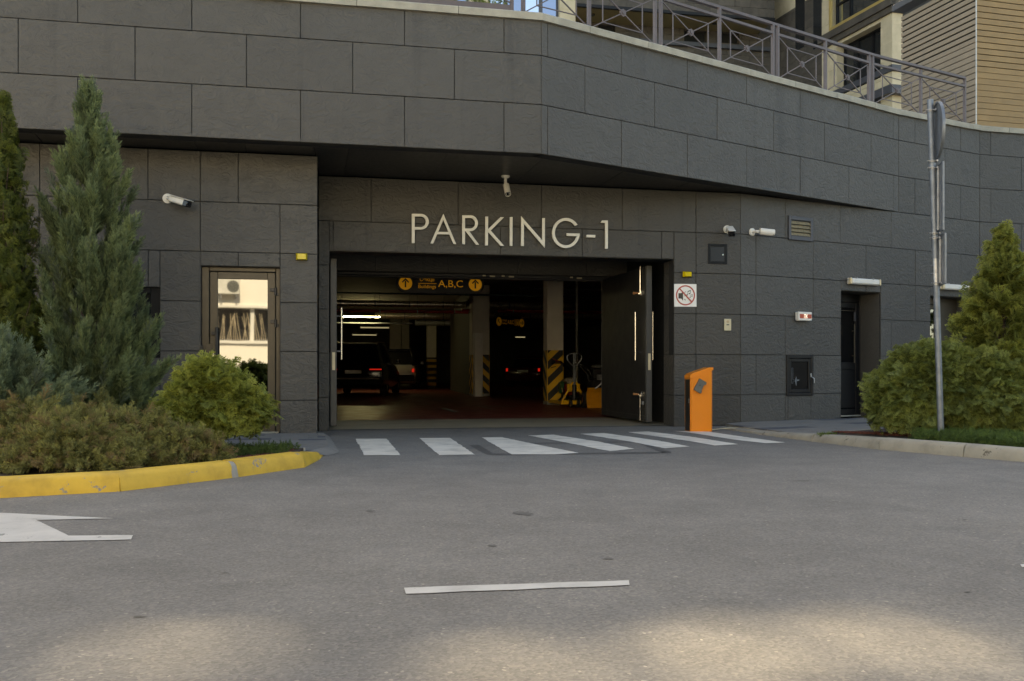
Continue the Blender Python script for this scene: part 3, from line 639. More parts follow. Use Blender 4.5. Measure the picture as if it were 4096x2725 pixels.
# ------------------------------------------------------------------ gate (outward swung leaves), header
hd = PK.fr.at(0, -DW, 0)
g0, g1 = s_pt(PK, PK.fr(0, 0, 0)+Vector((0, 0, 0)))*0+gO[0]+.05, gO[1]-.18
mb = MB(); mb.box(hd, gO[0]-1.2, gO[1]+1.2, -.12, 0, 2.42, ZS); hw = obj('header_wall', mb, 'joint', bld)
for a, b in zip([gO[0]-.4+1.2*i for i in range(5)], [gO[0]-.4+1.2*i for i in range(1, 6)]):
    m = MB(); m.slab(hd, a+.004, b-.004, 2.46, ZS-.02, .025, .024); obj('cladding_panel', m, 'cladding_smooth', hw)
mb = MB(); mb.box(hd, gO[0]-.2, gO[1]+.2, -.1, .05, 2.39, 2.44, .008); mb.box(hd, gO[0]-.2, gO[1]+.2, -.1, .02, 2.365, 2.386, .004); obj('gate_track', mb, 'gate', bld)
for q in (2085, 2160, 2430):
    s_ = hd.x.dot(PK.fr(PK.s_(q), 0, 0)-PK.fr(0, 0, 0))*1.19; mb = MB(); mb.box(hd, s_, s_+.09, .051, .075, 2.395, 2.42, .004); obj('closer_stop', mb, 'cream_plate', bld); mb = MB(); mb.box(hd, s_-.12, s_-.07, .051, .07, 2.405, 2.43, .004); obj('closer_stop', mb, 'cream_plate', bld)
mb = MB()                                       # side walls and ceiling of the vestibule
mb.box(PK.fr, gO[0]-.60, gO[0]-.40, -DW, -.22, 0, ZS); mb.box(PK.fr, gO[1]+.16, gO[1]+.36, -DW, -.22, 0, ZS); mb.box(PK.fr, gO[0]-.4, gO[1]+.16, -DW, -.22, 3.0, 3.05); obj('vestibule_wall', mb, 'joint', bld)
def gate_leaf(hinge, label):
    far = hinge; fr = Fr(far, NV, T)              # x from hinge towards the street
    g = thing('gate_leaf', far, parent=bld); L = 2.28
    mb = MB(); mb.box(fr, 0, L-.04, -.04, .04, .05, 2.40, .006); obj('door_skin', mb, 'gate', g)
    mb = MB(); mb.box(fr, L-.04, L, -.045, .045, .045, 2.405, .006); obj('edge_profile', mb, 'gate_edge', g)
    mb = MB(); mb.box(fr, 0, L-.04, -.046, -.0401, .13, .135); mb.box(fr, .02, .026, -.046, -.0401, .13, 2.36); mb.box(fr, L-.058, L-.05, -.046, -.0401, .05, 2.4); obj('seam', mb, 'gate_edge', g)
    for sd in (-1, 1):
        f2 = Fr(fr(0, 0, 0), fr.x, fr.y*sd); handle_bar(f2, L-.30 if sd < 0 else L-.16, .04, .98, 1.72, .014, g, 'chrome', .075, posts=(.16, .84))
    mb = MB(); mb.box(fr, L, L+.004, -.018, .022, .83, 1.08, .001); obj('lock_plate', mb, 'cream_plate', g)
    return g, fr
gR, fR = gate_leaf(Vector((1.600, 16.50, 0)), 'r'); gLf, fL = gate_leaf(Vector((-2.985, 15.53, 0)), 'l')
L = 2.28
for z, dz in ((2.0, .42), (.45, -.40)):          # drop bolts with wooden grips on the right leaf
    mb = MB(); mb.cur = 0; y = -.065; x = L-.22; mb.tube([fR(x, y, z), fR(x, y, z+dz)], .009, 8); mb.tube([fR(x-.03, y, z), fR(x, y-.02, z)], .009, 8)
    mb.box(fR, x-.03, x+.03, -.062, -.041, z-.03, z+.05, .003); mb.cur = 1; mb.tube([fR(x-.03, y-.01, z+.01), fR(x-.07, y-.09, z+.012)], [.014, .02], 8); obj('drop_bolt', mb, ['chrome', 'wood_handle'], gR, smooth=True)
mb = MB(); mb.box(fR, L-.2, L-.1, -.075, -.044, .30, .36, .006); obj('padlock', mb, 'steel', gR)

# ------------------------------------------------------------------ lettering PARKING-1
lo, ls = (1600, 800), 2.619
lt = thing('wall_lettering', PK.p(2030, 990, .03), 'cream raised letters reading PARKING-1 above the garage entrance', 'lettering')
P = lambda x, y: PK.p(lo[0]+x/ls, lo[1]+y/ls, .028)
D = PK.fr.y*.028
def arc(cx, cy, rx, ry, a0, a1, n=18): return [(cx+rx*math.cos(math.radians(a0+(a1-a0)*i/n)), cy+ry*math.sin(math.radians(a0+(a1-a0)*i/n))) for i in range(n+1)]
def letter(polys=(), bands=()):
    mb = MB()
    for q in polys: mb.prism([P(*p) for p in q], D)
    for a, b in bands: mb.band([P(*p) for p in a], [P(*p) for p in b], D)
    return obj('letter', mb, 'letter', lt)
letter([[(120, 152), (150, 152), (150, 458), (120, 458)]], [([(150, 152)]+arc(214, 235, 83, 82, -90, 90)+[(150, 317)], [(150, 180)]+arc(214, 235, 52, 55, -90, 90)+[(150, 290)])])
letter([[(449, 153), (314, 461), (343, 462), (449, 215)], [(449, 153), (449, 215), (555, 467), (583, 468)], [(396, 340), (502, 342), (513, 367), (385, 365)]])
letter([[(646, 168), (675, 168), (675, 470), (646, 470)], [(683, 332.5), (718, 332.5), (821, 474), (790, 473)]], [([(675, 168)]+arc(730, 250, 80, 82, -90, 90)+[(675, 332)], [(675, 195)]+arc(730, 250, 50, 55, -90, 90)+[(675, 305)])])
letter([[(887, 181), (916, 181), (915, 482), (885, 482)], [(916, 312), (1045, 187), (1082, 188), (943, 327), (916, 340)], [(916, 340), (943, 327), (1084, 487), (1046, 486)]])
letter([[(1143, 186), (1171, 186), (1170, 486), (1142, 485)]])
letter([[(1261, 178), (1291, 213), (1289, 488), (1260, 487)], [(1481, 197), (1509, 197), (1508, 506), (1481, 475)], [(1291, 213), (1481, 428), (1481, 475), (1290, 255)]])
letter([[(1738, 355), (1872, 358), (1870, 386), (1738, 382)]], [(arc(1728, 352, 144, 157, 13, 327, 40), arc(1728, 352, 115, 128, 15, 325, 40))])
letter([[(1943, 371), (2035, 372), (2034, 399), (1943, 397)]])
letter([[(2108, 220), (2166, 222), (2166, 247), (2092, 243)], [(2138, 245.5), (2166, 247), (2166, 515), (2138, 515)]])

# ------------------------------------------------------------------ wall fittings
def cam_box(w, pxy, dirv, label, L=.26, rad=.045, arm=.09, square=True, hood=True, base_n=None, base_p=None):
    bp = base_p if base_p is not None else w.p(*pxy, 0.0); bn = Vector(base_n) if base_n is not None else w.fr.y
    t = thing('security_camera', bp, label, 'camera', 'security cameras on the facade')
    mb = MB(); mb.disc(bp+bn*.001, bn, 0, .058, 20, .016); mb.disc(bp+bn*.017, bn, 0, .045, 20, .012); obj('base_plate', mb, 'white_plastic', t, smooth=True)
    dv = Vector(dirv).normalized(); j = bp+bn*arm
    c = j+dv*.05+Vector((0, 0, .0)); mb = MB(); mb.tube([bp+bn*.02, j, j+dv*.04], .02, 10); obj('arm', mb, 'white_plastic', t, smooth=True)
    up = Vector((0, 0, 1)); up = (up-dv*up.dot(dv)).normalized(); f = Fr(c, dv, up.cross(dv), up)
    mb = MB()
    if square: mb.box(f, 0, L, -rad, rad, -rad*.8, rad, .016); mb.box(f, -.01, L+.025, -rad-.006, rad+.006, rad+.001, rad+.009, .003)
    else: mb.tube([f(0, 0, 0), f(.02, 0, 0), f(L, 0, 0)], [rad*.8, rad, rad], 18); mb.tube([f(.0, 0, .008), f(L+.02, 0, .008)], rad+.004, 18, False)
    obj('housing', mb, 'white_plastic', t, smooth=True); mb = MB()
    if square: mb.box(f, L-.06, L+.012, -rad-.002, rad+.002, -rad*.8-.003, rad-.002, .01)
    else: mb.disc(f(L, 0, 0), dv, rad*.72, rad*.98, 20, .008)
    obj('front_bezel', mb, 'lens' if square else 'grey_plastic', t, smooth=True); mb = MB(); mb.disc(f(L+.0122 if square else L+.001, 0, 0), dv, 0, rad*.5, 16, .006); obj('lens', mb, 'dark_frame' if square else 'lens', t, smooth=True)
    return t
cam_box(LL, (671, 795), LL.fr.x*.84+LL.fr.y*.5+Vector((0, 0, -.30)), 'white bullet camera with black front on the wall above the glass door, leftmost', .27, .042, .05)
sp = bpt(2015)+NV*.55
cam_box(None, None, Vector((.16, -.72, -.9)), 'small white bullet camera hanging from the dark soffit above the lettering', .17, .038, .10, False, base_n=(0, 0, -1), base_p=Vector((PK.p(2022, 728).x*.965, PK.p(2022, 728).y*.965, ZS+.012)))
cam_box(PK, (2907, 918), PK.fr.y*.9-PK.fr.x*.22+Vector((0, 0, -.42)), 'white box camera pointing at the street above the small dark wall hatch', .22, .046, .06)
cam_box(R2, (3007, 929), R2.fr.x*.93+R2.fr.y*.42+Vector((0, 0, -.10)), 'white cylindrical camera pointing right beside the louvred vent', .2, .045, .10, False)
def bulkhead(w, x0, x1, y0, y1, label):
    px = (x0+x1)/2; a, b = w.s_(x0), w.s_(x1); c, e = w.z_(px, y1), w.z_(px, y0); t = thing('wall_lamp', w.fr((a+b)/2, 0, c), label, 'lamp', 'yellow wall lamps')
    mb = MB(); mb.box(w.fr, a-.006, b+.006, .002, .018, c-.006, e+.006, .003); obj('base', mb, 'black_metal', t)
    mb = MB(); f = w.fr; v = [f(a, .018, c), f(b, .018, c), f(b, .018, e), f(a, .018, e), f(a+.02, .07, c+.008), f(b-.02, .07, c+.008), f(b-.02, .07, e-.012), f(a+.02, .07, e-.012)]
    mb.add(v, [(4, 5, 6, 7), (0, 1, 5, 4), (1, 2, 6, 5), (2, 3, 7, 6), (3, 0, 4, 7)]); obj('lens_cover', mb, 'yellow_lens', t)
bulkhead(LL, 1184, 1229, 1014, 1042, 'yellow wall lamp left of the garage entrance near the glass door')
bulkhead(PK, 2729, 2764, 1087, 1109, 'yellow wall lamp above the no-music sign')
# no-music sign
t = thing('prohibition_sign', PK.p(2740, 1227, .002), 'white square sign with a red crossed-out loudspeaker and music notes', 'sign')
Q = lambda x, y, d: PK.p(2680+x/5.227, 1080+y/5.227, d)
def flat(name, polys, mat, d, th=.002, bands=()):
    mb = MB()
    for q in polys: mb.prism([Q(x, y, d) for x, y in q], PK.fr.y*th)
    for a, b in bands: mb.band([Q(x, y, d) for x, y in a], [Q(x, y, d) for x, y in b], PK.fr.y*th)
    return obj(name, mb, mat, t)
flat('board', [[(83, 293), (549, 298), (551, 771), (87, 768)]], 'sign_white', .003, .004)
flat('loudspeaker_symbol', [[(172, 488), (228, 488), (232, 600), (172, 600)], [(228, 488), (268, 455), (268, 645), (232, 600)]], 'sign_dark', .0072)
flat('sound_ray', [[(295, 474), (320, 450), (327, 456), (302, 481)], [(289, 540), (322, 540), (322, 549), (289, 549)], [(293, 614), (302, 607), (327, 634), (318, 641)]], 'sign_dark', .0072)
el = lambda cx, cy, rx, ry: arc(cx, cy, rx, ry, 0, 345, 15)
flat('note_symbol', [el(352, 524, 18, 11), el(405, 496, 18, 12), [(363, 520), (370, 520), (374, 462), (366, 462)], [(416, 492), (424, 492), (428, 440), (420, 442)], [(366, 444), (428, 422), (428, 441), (366, 463)]], 'sign_dark', .0072)
flat('note_symbol', [el(416, 575, 12, 7), el(453, 554, 12, 8), [(423, 573), (428, 573), (430, 533), (425, 533)], [(459, 552), (465, 552), (466, 521), (461, 522)], [(425, 524), (466, 510), (466, 521), (425, 534)]], 'sign_dark', .0072)
flat('red_ring', [], 'sign_red', .0072, .0015, [(arc(319, 533, 200, 212, 0, 360, 48), arc(319, 533, 173, 184, 0, 360, 48))])
flat('red_bar', [[(184, 400), (206, 385), (458, 660), (434, 680)]], 'sign_red', .0095, .0015)
# intercom
t = thing('intercom', PK.p(2908, 1323), 'cream intercom panel with round speaker grille on the dark wall', 'intercom'); a, b = PK.s_(2895), PK.s_(2922.5); c, e = PK.z_(2908, 1323), PK.z_(2908, 1276.5); m_ = (a+b)/2
mb = MB(); mb.box(PK.fr, a-.004, b+.004, .002, .012, c-.006, e+.006, .002); obj('back_box', mb, 'grey_plastic', t); mb = MB(); mb.box(PK.fr, a, b, .012, .022, c, e, .003); obj('face_plate', mb, 'cream_plate', t)
mb = MB(); mb.disc(PK.fr(m_, .0222, e-.04), PK.fr.y, .014, .0175, 24, .002); mb.disc(PK.fr(m_, .0222, e-.04), PK.fr.y, .005, .008, 16, .002); obj('speaker_grille', mb, 'wood_handle', t)
mb = MB(); mb.box(PK.fr, m_-.02, m_+.02, .0221, .026, e-.095, e-.077, .001); obj('call_button', mb, 'grey_plastic', t); mb = MB(); mb.disc(PK.fr(m_, .0222, c+.012), PK.fr.y, 0, .003, 10, .002); obj('screw', mb, 'steel', t)
# hatch
t = thing('wall_hatch', PK.p(2869, 1057), 'small square dark metal wall hatch with round lock below the box camera', 'hatch'); a, b, c, e = PK.s_(2831), PK.s_(2908), PK.z_(2869, 1057), PK.z_(2869, 976); mb = MB()
for q in ((a, a+.04, c, e), (b-.04, b, c, e), (a+.04, b-.04, c, c+.04), (a+.04, b-.04, e-.04, e)): mb.box(PK.fr, q[0], q[1], .001, .012, q[2], q[3], .002)
obj('frame', mb, 'dark_frame', t); mb = MB(); mb.box(PK.fr, a+.043, b-.043, .001, .006, c+.043, e-.043, .001); obj('flap', mb, 'black_metal', t); mb = MB(); mb.disc(PK.fr(b-.068, .0061, (c+e)/2-.01), PK.fr.y, 0, .011, 16, .004); obj('lock', mb, 'chrome', t)
# vent
t = thing('louvred_vent', R2.p(3199, 964), 'grey square wall vent with four rusty louvres on the right wall', 'vent'); a, b, c, e = R2.s_(3151), R2.s_(3247), R2.z_(3199, 963), R2.z_(3199, 868); mb = MB()
for q in ((a, a+.05, c, e), (b-.05, b, c, e), (a+.05, b-.05, c, c+.065), (a+.05, b-.05, e-.06, e)): mb.box(fr2, q[0], q[1], .002, .03, q[2], q[3], .004)
obj('frame', mb, 'grey_metal', t); mb = MB(); mb.box(fr2, a+.05, b-.05, .001, .003, c+.065, e-.06); obj('back', mb, 'sign_black', t)
for k in range(4):
    z = c+.07+(e-c-.135)*k/4; h = (e-c-.135)/4; mb = MB(); mb.add([fr2(a+.05, .028, z), fr2(b-.05, .028, z), fr2(b-.05, .006, z+h*.82), fr2(a+.05, .006, z+h*.82), fr2(a+.05, .024, z), fr2(b-.05, .024, z), fr2(b-.05, .003, z+h*.8), fr2(a+.05, .003, z+h*.8)], [(0, 1, 2, 3), (7, 6, 5, 4), (0, 4, 5, 1), (3, 2, 6, 7)]); obj('louvre', mb, 'louvre', t)
# fire hydrant cabinet + lamp with letters
t = thing('hydrant_cabinet', R2.p(3197, 1585), 'black glazed hydrant cabinet set in the right wall below the red lamp box', 'cabinet'); a, b, c, e = R2.s_(3144), R2.s_(3251), R2.z_(3197, 1584), R2.z_(3197, 1421); mb = MB(); f = .05
for q in ((a, a+f, c, e), (b-f, b, c, e), (a+f, b-f, c, c+f), (a+f, b-f, e-f, e)): mb.box(fr2, q[0], q[1], -.002, .02, q[2], q[3], .006)
obj('frame', mb, 'dark_frame', t); mb = MB(); i0 = a+f+.004; i1 = b-f-.004; k0 = c+f+.004; k1 = e-f-.004; g = .05
for q in ((i0, i0+g, k0, k1), (i1-g, i1, k0, k1), (i0+g, i1-g, k0, k0+g), (i0+g, i1-g, k1-g, k1)): mb.box(fr2, q[0], q[1], -.02, .012, q[2], q[3], .005)
obj('door', mb, 'dark_frame', t); mb = MB(); mb.box(fr2, i0+g, i1-g, -.012, -.006, k0+g, k1-g); obj('glass', mb, 'dark_glass', t)
mb = MB(); mb.box(fr2, a-.01, b+.01, -.21, -.205, c-.01, e+.01); obj('back_panel', mb, 'joint', t)
mb = MB(); gx = i0+g; gz = k0+g; W_ = .005
for p, q in (((.02, .09), (.02, .33)), ((.02, .33), (.045, .33)), ((.045, .33), (.045, .15)), ((.045, .15), (.07, .15)), ((.07, .15), (.07, .115)), ((.07, .115), (.045, .115)), ((.045, .115), (.045, .09)), ((.045, .09), (.02, .09))):
    mb.bar(fr2(gx+p[0], -.004, gz+p[1]), fr2(gx+q[0], -.004, gz+q[1]), .003, W_, up=fr2.y)
mb.prism([fr2(gx+x, -.005, gz+z) for x, z in ((.105, .08), (.12, .05), (.12, .2), (.105, .17), (.095, .13))], fr2.y*.002); mb.prism([fr2(gx+x, -.005, gz+z) for x, z in ((.13, .125), (.18, .135), (.18, .15), (.13, .15))], fr2.y*.002); obj('hydrant_print', mb, 'steel_dull', t)
mb = MB(); mb.box(fr2, b-f-.028, b-f+.004, .012, .03, c+.29, c+.35, .004); mb.tube([fr2(b-f, .03, c+.29), fr2(b-f+.03, .045, c+.27), fr2(b-f+.034, .045, c+.2)], .009, 8); obj('latch', mb, 'steel', t, smooth=True)
t = thing('sign_lamp', R2.p(3207, 1286), 'white rectangular lamp box with white letters on red above the hydrant cabinet', 'lamp'); a, b, c, e = R2.s_(3180), R2.s_(3234), R2.z_(3207, 1284), R2.z_(3207, 1249)
mb = MB(); mb.box(fr2, a, b, .002, .075, c, e, .008); obj('housing', mb, 'white_plastic', t); mb = MB(); mb.box(fr2, a+.025, b-.015, .0752, .078, c+.035, e-.035, .001); obj('red_window', mb, 'exit_red', t)
mm = (a+b)/2; obj('lamp_letters', text_mb('ПК', fr2, mm-.03, mm+.045, c+.036, e-.036, .0782, .002, .9), 'exit_white', t)
# linear lights
def linear(w, x0, x1, y, label):
    a, b = w.s_(x0), w.s_(x1); z = w.z_((x0+x1)/2, y); t = thing('linear_light', w.fr((a+b)/2, 0, z), label, 'light', 'linear lights over the right-hand doors'); mb = MB()
    mb.box(w.fr, a, b, .002, .03, z-.05, z+.05, .006); obj('tray', mb, 'alu_white', t); mb = MB(); mb.box(w.fr, a+.03, b-.02, .03, .085, z-.05, z+.045, .02); obj('diffuser', mb, 'white_plastic', t)
    mb = MB(); mb.box(w.fr, a-.004, a+.03, .02, .09, z-.055, z+.05, .012); mb.box(w.fr, b-.02, b+.004, .02, .09, z-.055, z+.05, .012); obj('end_cap', mb, 'cream_plate', t)
    mb = MB(); [mb.box(w.fr, a+(b-a)*k-.012, a+(b-a)*k+.012, .03, .088, z+.04, z+.056, .003) or mb.box(w.fr, a+(b-a)*k-.012, a+(b-a)*k+.012, .03, .088, z-.062, z-.045, .003) for k in (.2, .75)]; obj('clip', mb, 'steel', t)
linear(R2, 3388, 3508, 1128, 'pale linear light over the dark service door'); linear(R2, 3758, 3864, 1150, 'pale linear light behind the sign pole over the reflective door')
# notice board at far left behind the shrubs
t = thing('notice_board', LL.p(185, 1327), 'white notice with red and blue print on the wall behind the tall shrubs', 'notice'); a, b, c, e = LL.s_(160), LL.s_(206), LL.z_(185, 1327), LL.z_(185, 1200)
mb = MB(); mb.box(fr, a, b, .004, .014, c, e, .002); obj('board', mb, 'poster', t); mb = MB(); mb.box(fr, a+.02, a+.1, .0141, .016, e-.1, e-.06); obj('red_print', mb, 'sign_red', t); mb = MB(); mb.box(fr, a+.02, b-.02, .0141, .016, c+.1, c+.16); obj('blue_print', mb, 'blue_paint', t)

# ------------------------------------------------------------------ barrier cabinet
ca, cb, cc_ = G(2761, 1727.8), G(2850.4, 1727.3), G(2735.7, 1722.6)
bf = Fr(ca, (cb-ca), (cc_-ca)); bf.y = (bf.y-bf.x*bf.x.dot(bf.y)).normalized(); Wd = (cb-ca).length; Dp = .27
t = thing('barrier_cabinet', ca, 'orange barrier drive cabinet with sloping lid beside the garage entrance', 'cabinet')
mb = MB(); ch = .02; out = [(ch, 0), (Wd-ch, 0), (Wd, ch), (Wd, Dp), (0, Dp), (0, ch)]
zt_ = lambda x: .715+(x/Wd)*.115
vs_ = [bf(x, y, 0.003) for x, y in out]+[bf(x, y, zt_(x)) for x, y in out]; n = 6; mb.add(vs_, [tuple(range(n))[::-1], tuple(range(n, 2*n))]+[(i, (i+1) % n, n+(i+1) % n, n+i) for i in range(n)]); obj('body', mb, 'orange', t)
mb = MB(); e_ = .008; prof = [(-e_, .715), (-e_+.004, .755), (.02, .782), (.06, .796), (Wd-.04, .868), (Wd+e_, .868), (Wd+e_, .832)]
A = [bf(x, -e_, z) for x, z in prof]; B = [bf(x, Dp+e_, z) for x, z in prof]; m = len(A); mb.add(A+B, [tuple(range(m)), tuple(range(m, 2*m))[::-1]]+[(i, (i+1) % m, m+(i+1) % m, m+i) for i in range(m)]); obj('lid', mb, 'orange', t)
mb = MB(); mb.box(bf, -.004, -.0005, .012, Dp-.03, .01, .705, .001); obj('side_door', mb, 'black_metal', t); mb = MB(); mb.disc(bf(-.0041, .05, .43), -bf.x, 0, .016, 16, .006); mb.box(bf, -.012, -.0041, .045, .055, .385, .41, .001); obj('lock', mb, 'steel', t)
hp = [(570, 362), (705, 442), (690, 485), (652, 492), (603, 590), (607, 628), (585, 657), (460, 582), (468, 545), (545, 420)]
mb = MB(); mb.prism([bf((x-397)/4.9/F*12.71, -.002, (1408-y)/4.9/F*12.71) for x, y in hp], bf.y*-.05); hb = obj('arm_bracket', mb, 'grey_plastic', t); mb = MB(); mb.disc(bf((570-397)/4.9/F*12.71, -.0521, (1408-495)/4.9/F*12.71), -bf.y, .004, .009, 14, .003); obj('screw', mb, 'sign_black', hb)
mb = MB(); pts = [bf(Wd+.02, .1, .02), bf(Wd+.15, .14, .03), bf(Wd+.33, .22, .035), bf(Wd+.55, .45, .02)]; mb.tube(pts, .006, 6); obj('cable', mb, 'cream_plate', label='thin pale cable lying at the wall foot beside the orange cabinet', cat='cable')

# ------------------------------------------------------------------ sign pole (seen from behind)
pb = G(3765, 1759, .09); lean = Vector((-.155, 0.0, 0)); ptop = pb+Vector((-.12, 0, 3.63))
t = thing('sign_pole', pb, 'galvanised pole with a round sign and two plates seen edge-on from behind', 'sign post')
ax = lambda z: pb.lerp(ptop, (z-pb.z)/3.63)
mb = MB(); mb.tube([pb-Vector((0, 0, .03)), ax(1.2), ax(2.4), ptop], .033, 14); obj('pole', mb, 'steel_dull', t, smooth=True)
fd = Vector((.974, -.20, 0)).normalized(); sd = Vector((-fd.y, fd.x, 0)); PF = lambda z: Fr(ax(z), sd, fd)
mb = MB(); f = PF(3.36); cdisc = f(-.02, .052, 0.02); mb.disc(cdisc, fd, 0, .30, 40, .012); mb.disc(cdisc-fd*.012, fd, .285, .302, 40, .03); obj('round_sign', mb, 'steel_dull', t, smooth=True)
for z0, z1 in ((2.30, 3.02), (1.74, 2.27)):
    f = PF((z0+z1)/2); h = (z1-z0)/2; mb = MB(); mb.box(f, -.18, .18, .055, .063, -h, h, .003); pl = obj('sign_plate', mb, 'steel_dull', t)
    mb = MB(); [mb.box(f, a, b, .05, .07, c, d, .003) for a, b, c, d in ((-.185, -.17, -h, h), (.17, .185, -h, h), (-.17, .17, -h-.004, -h+.01), (-.17, .17, h-.01, h+.004))]; obj('plate_rim', mb, 'steel_dull', pl)
    mb = MB(); mb.box(f, -.03, .03, .03, .054, -h+.02, h-.02, .003); obj('rail', mb, 'steel', pl)
for z in (3.60, 3.06, 2.985, 2.29, 2.24, 1.76):
    f = PF(z); mb = MB(); mb.disc(f(0, 0, -.012), (0, 0, 1), .0332, .039, 16, .024); mb.box(f, -.05, .05, .034, .052, -.012, .012, .003); mb.tube([f(-.045, .05, 0), f(-.045, -.06, 0)], .005, 6); obj('clamp', mb, 'steel', t, smooth=True)
mb = MB(); mb.tube([ax(1.74), ax(2.02)], .0375, 14); [mb.tube([ax(z), ax(z)+Vector((-.06, -.02, 0))], .007, 6) for z in (1.86, 1.94)]; obj('sleeve', mb, 'steel', t, smooth=True)

# ------------------------------------------------------------------ railings on the coping
def rail_panel(r, A, B, z0, z1, bottom=False):
    d = (B-A); L = d.length; d.normalize(); f = Fr(A, d, Vector((d.y, -d.x, 0))); U = lambda a, b: f(a*L, 0, z0+(z1-z0)*b)
    for p, q in (((0, 0), (1, 1)), ((0, 1), (1, 0))):
        mb = MB(); mb.bar(U(*p), U(*q), .014, .014, up=f.y); obj('diagonal_bar', mb, 'railing', r)
    for p, q in (((.2, .2), (.8, .2)), ((.8, .2), (.8, .8)), ((.8, .8), (.2, .8)), ((.2, .8), (.2, .2))):
        mb = MB(); mb.bar(U(*p), U(*q), .012, .012, up=f.y); obj('inner_bar', mb, 'railing', r)
    c = U(.5, .5); mb = MB()
    for k in range(8):
        an = k/8*2*math.pi; mb.disc(c+f.x*math.cos(an)*.034+Vector((0, 0, 1))*math.sin(an)*.034-f.y*.012, f.y, 0, .017, 8, .024)
    mb.disc(c-f.y*.014, f.y, 0, .022, 12, .034); obj('rosette', mb, 'railing', r, smooth=True)
ZR, ZM, ZB = 6.02, 5.875, ZC+.10
rl = thing('railing', RU.fr(4, -.1, ZB), 'brown metal railing with crossed bars and rosettes on the right-hand terrace edge', 'railing')
def on(px): w = RU if px < 3615 else R2; return w.fr(w.s_(px), -.12, 0)
posts = [2092, 2380, 2645, 2668, 2903, 3117, 3136, 3327, 3501, 3516, 3707, 3883]
pp = [on(max(p, 2190)) if p > 2190 else C0+Vector((-.22, .06, 0)) for p in posts]
for p in pp: mb = MB(); mb.box(Fr(p, RU.fr.x, RU.fr.y), -.022, .022, -.022, .022, ZB-.002, ZR-.02, .003); obj('post', mb, 'railing', rl)
for i in (0, 1, 3, 4, 6, 7, 9, 10): rail_panel(rl, pp[i], pp[i+1], ZB+.02, ZM-.02)
runs = [(pp[0], on(2170+60)), (on(2230), pp[-2]), (pp[-2], pp[-1])]
for a, b in ((pp[0], pp[9]), (pp[9], pp[11])):
    mb = MB(); mb.bar(a+Vector((0, 0, ZR)), b+Vector((0, 0, ZR)), .06, .04); obj('top_rail', mb, 'railing', rl)
for a, b in ((pp[0], pp[2]), (pp[3], pp[5]), (pp[6], pp[8]), (pp[9], pp[11])): mb = MB(); mb.bar(a+Vector((0, 0, ZM)), b+Vector((0, 0, ZM)), .04, .035); obj('middle_rail', mb, 'railing', rl)
rl2 = thing('railing', LU.fr(-2, -.1, ZB), 'brown metal railing with a flat bottom rail on the left-hand terrace edge', 'railing')
onL = lambda px: LU.fr(LU.s_(px), -.12, 0)
pl_ = [onL(2055)]+[onL(2055)-LU.fr.x*1.25*k for k in range(1, 8)]
for p in pl_: mb = MB(); mb.box(Fr(p, LU.fr.x, LU.fr.y), -.022, .022, -.022, .022, ZB-.002, ZR-.02, .003); obj('post', mb, 'railing', rl2)
for i in range(7): rail_panel(rl2, pl_[i+1], pl_[i], ZB+.13, ZM-.02)
for z, h, w in ((ZR, .04, .06), (ZM, .035, .04), (ZB+.07, .075, .03)): mb = MB(); mb.bar(pl_[-1]+Vector((0, 0, z)), pl_[0]+Vector((0, 0, z)), w, h); obj('rail', mb, 'railing', rl2)

# ------------------------------------------------------------------ timber-slatted terrace box
wb = thing('slatted_pavilion', C3, 'timber-slatted pavilion on the terrace at the right edge', 'pavilion')
k0 = C3+R3.fr.y*-.10+R3.fr.x*.02; fA = Fr(k0, R3.fr.x, R3.fr.y); dB = Vector((-.275, 1, 0)).normalized(); fB = Fr(k0, dB, Vector((-dB.y, dB.x, 0)) if False else Vector((-1, -.275, 0)).normalized())
mb = MB(); mb.box(fA, .06, 5, -.06, -.04, ZB, 8.0); obj('backing', mb, 'sign_black', wb); mb = MB(); mb.box(fB, .06, 2.05, -.06, -.04, ZB, 7.95); obj('backing', mb, 'sign_black', wb)
for k in range(26):
    z = ZB+.012+k*.1085; g = .020 if k >= 22 else (.013 if k > 8 else .006)
    mb = MB(); mb.slab(fA, .004, 4.9, z, z+.1085-g, 0, .02, .003); obj('slat', mb, 'slat_tan', wb)
    if z < 7.85: mb = MB(); mb.slab(fB, .004, 2.04, z, z+.1085-(.028 if k >= 14 else .013), 0, .02, .003); obj('slat', mb, 'slat_grey', wb)
mb = MB(); mb.box(fA, -.01, .003, -.012, .006, ZB, 8.0); obj('corner_trim', mb, 'alu_white', wb)
mb = MB(); mb.box(fB, -.1, 2.2, -5, .10, 8.03, 8.16, .01); obj('roof_cap', mb, 'grey_metal', wb); mb = MB(); mb.box(fA, 4.8, 4.9, -3, -.06, ZB, 8); obj('rear_wall', mb, 'slat_grey', wb)

# ------------------------------------------------------------------ towers behind the terrace
def wall_from(P, d): d = Vector(d).normalized(); return Fr(P, d, Vector((d.y, -d.x, 0)))
def tiles(fr, s0, s1, z0, z1, tw, thh, mat, parent, holes=(), off=0.5, name='stone_tile', th=.03):
    z = z0; r = 0
    while z < z1-.01:
        zz = min(z+thh, z1); x = s0-(tw*off if r % 2 else 0)
        while x < s1-.01:
            ps = [(max(x, s0), min(x+tw, s1), z, zz)]
            for h in holes: ps = [q for p in ps for q in sub_rect(p, h)]
            for p in ps:
                if p[1]-p[0] > .03 and p[3]-p[2] > .03: mb = MB(); mb.slab(fr, p[0]+.004, p[1]-.004, p[2]+.004, p[3]-.004, random.uniform(-.004, .004), th, .006); obj(name, mb, mat, parent)
            x += tw
        z = zz; r += 1
HT = 39.6; HB = 48.5  # roof heights, raised out of view so the towers shade the road
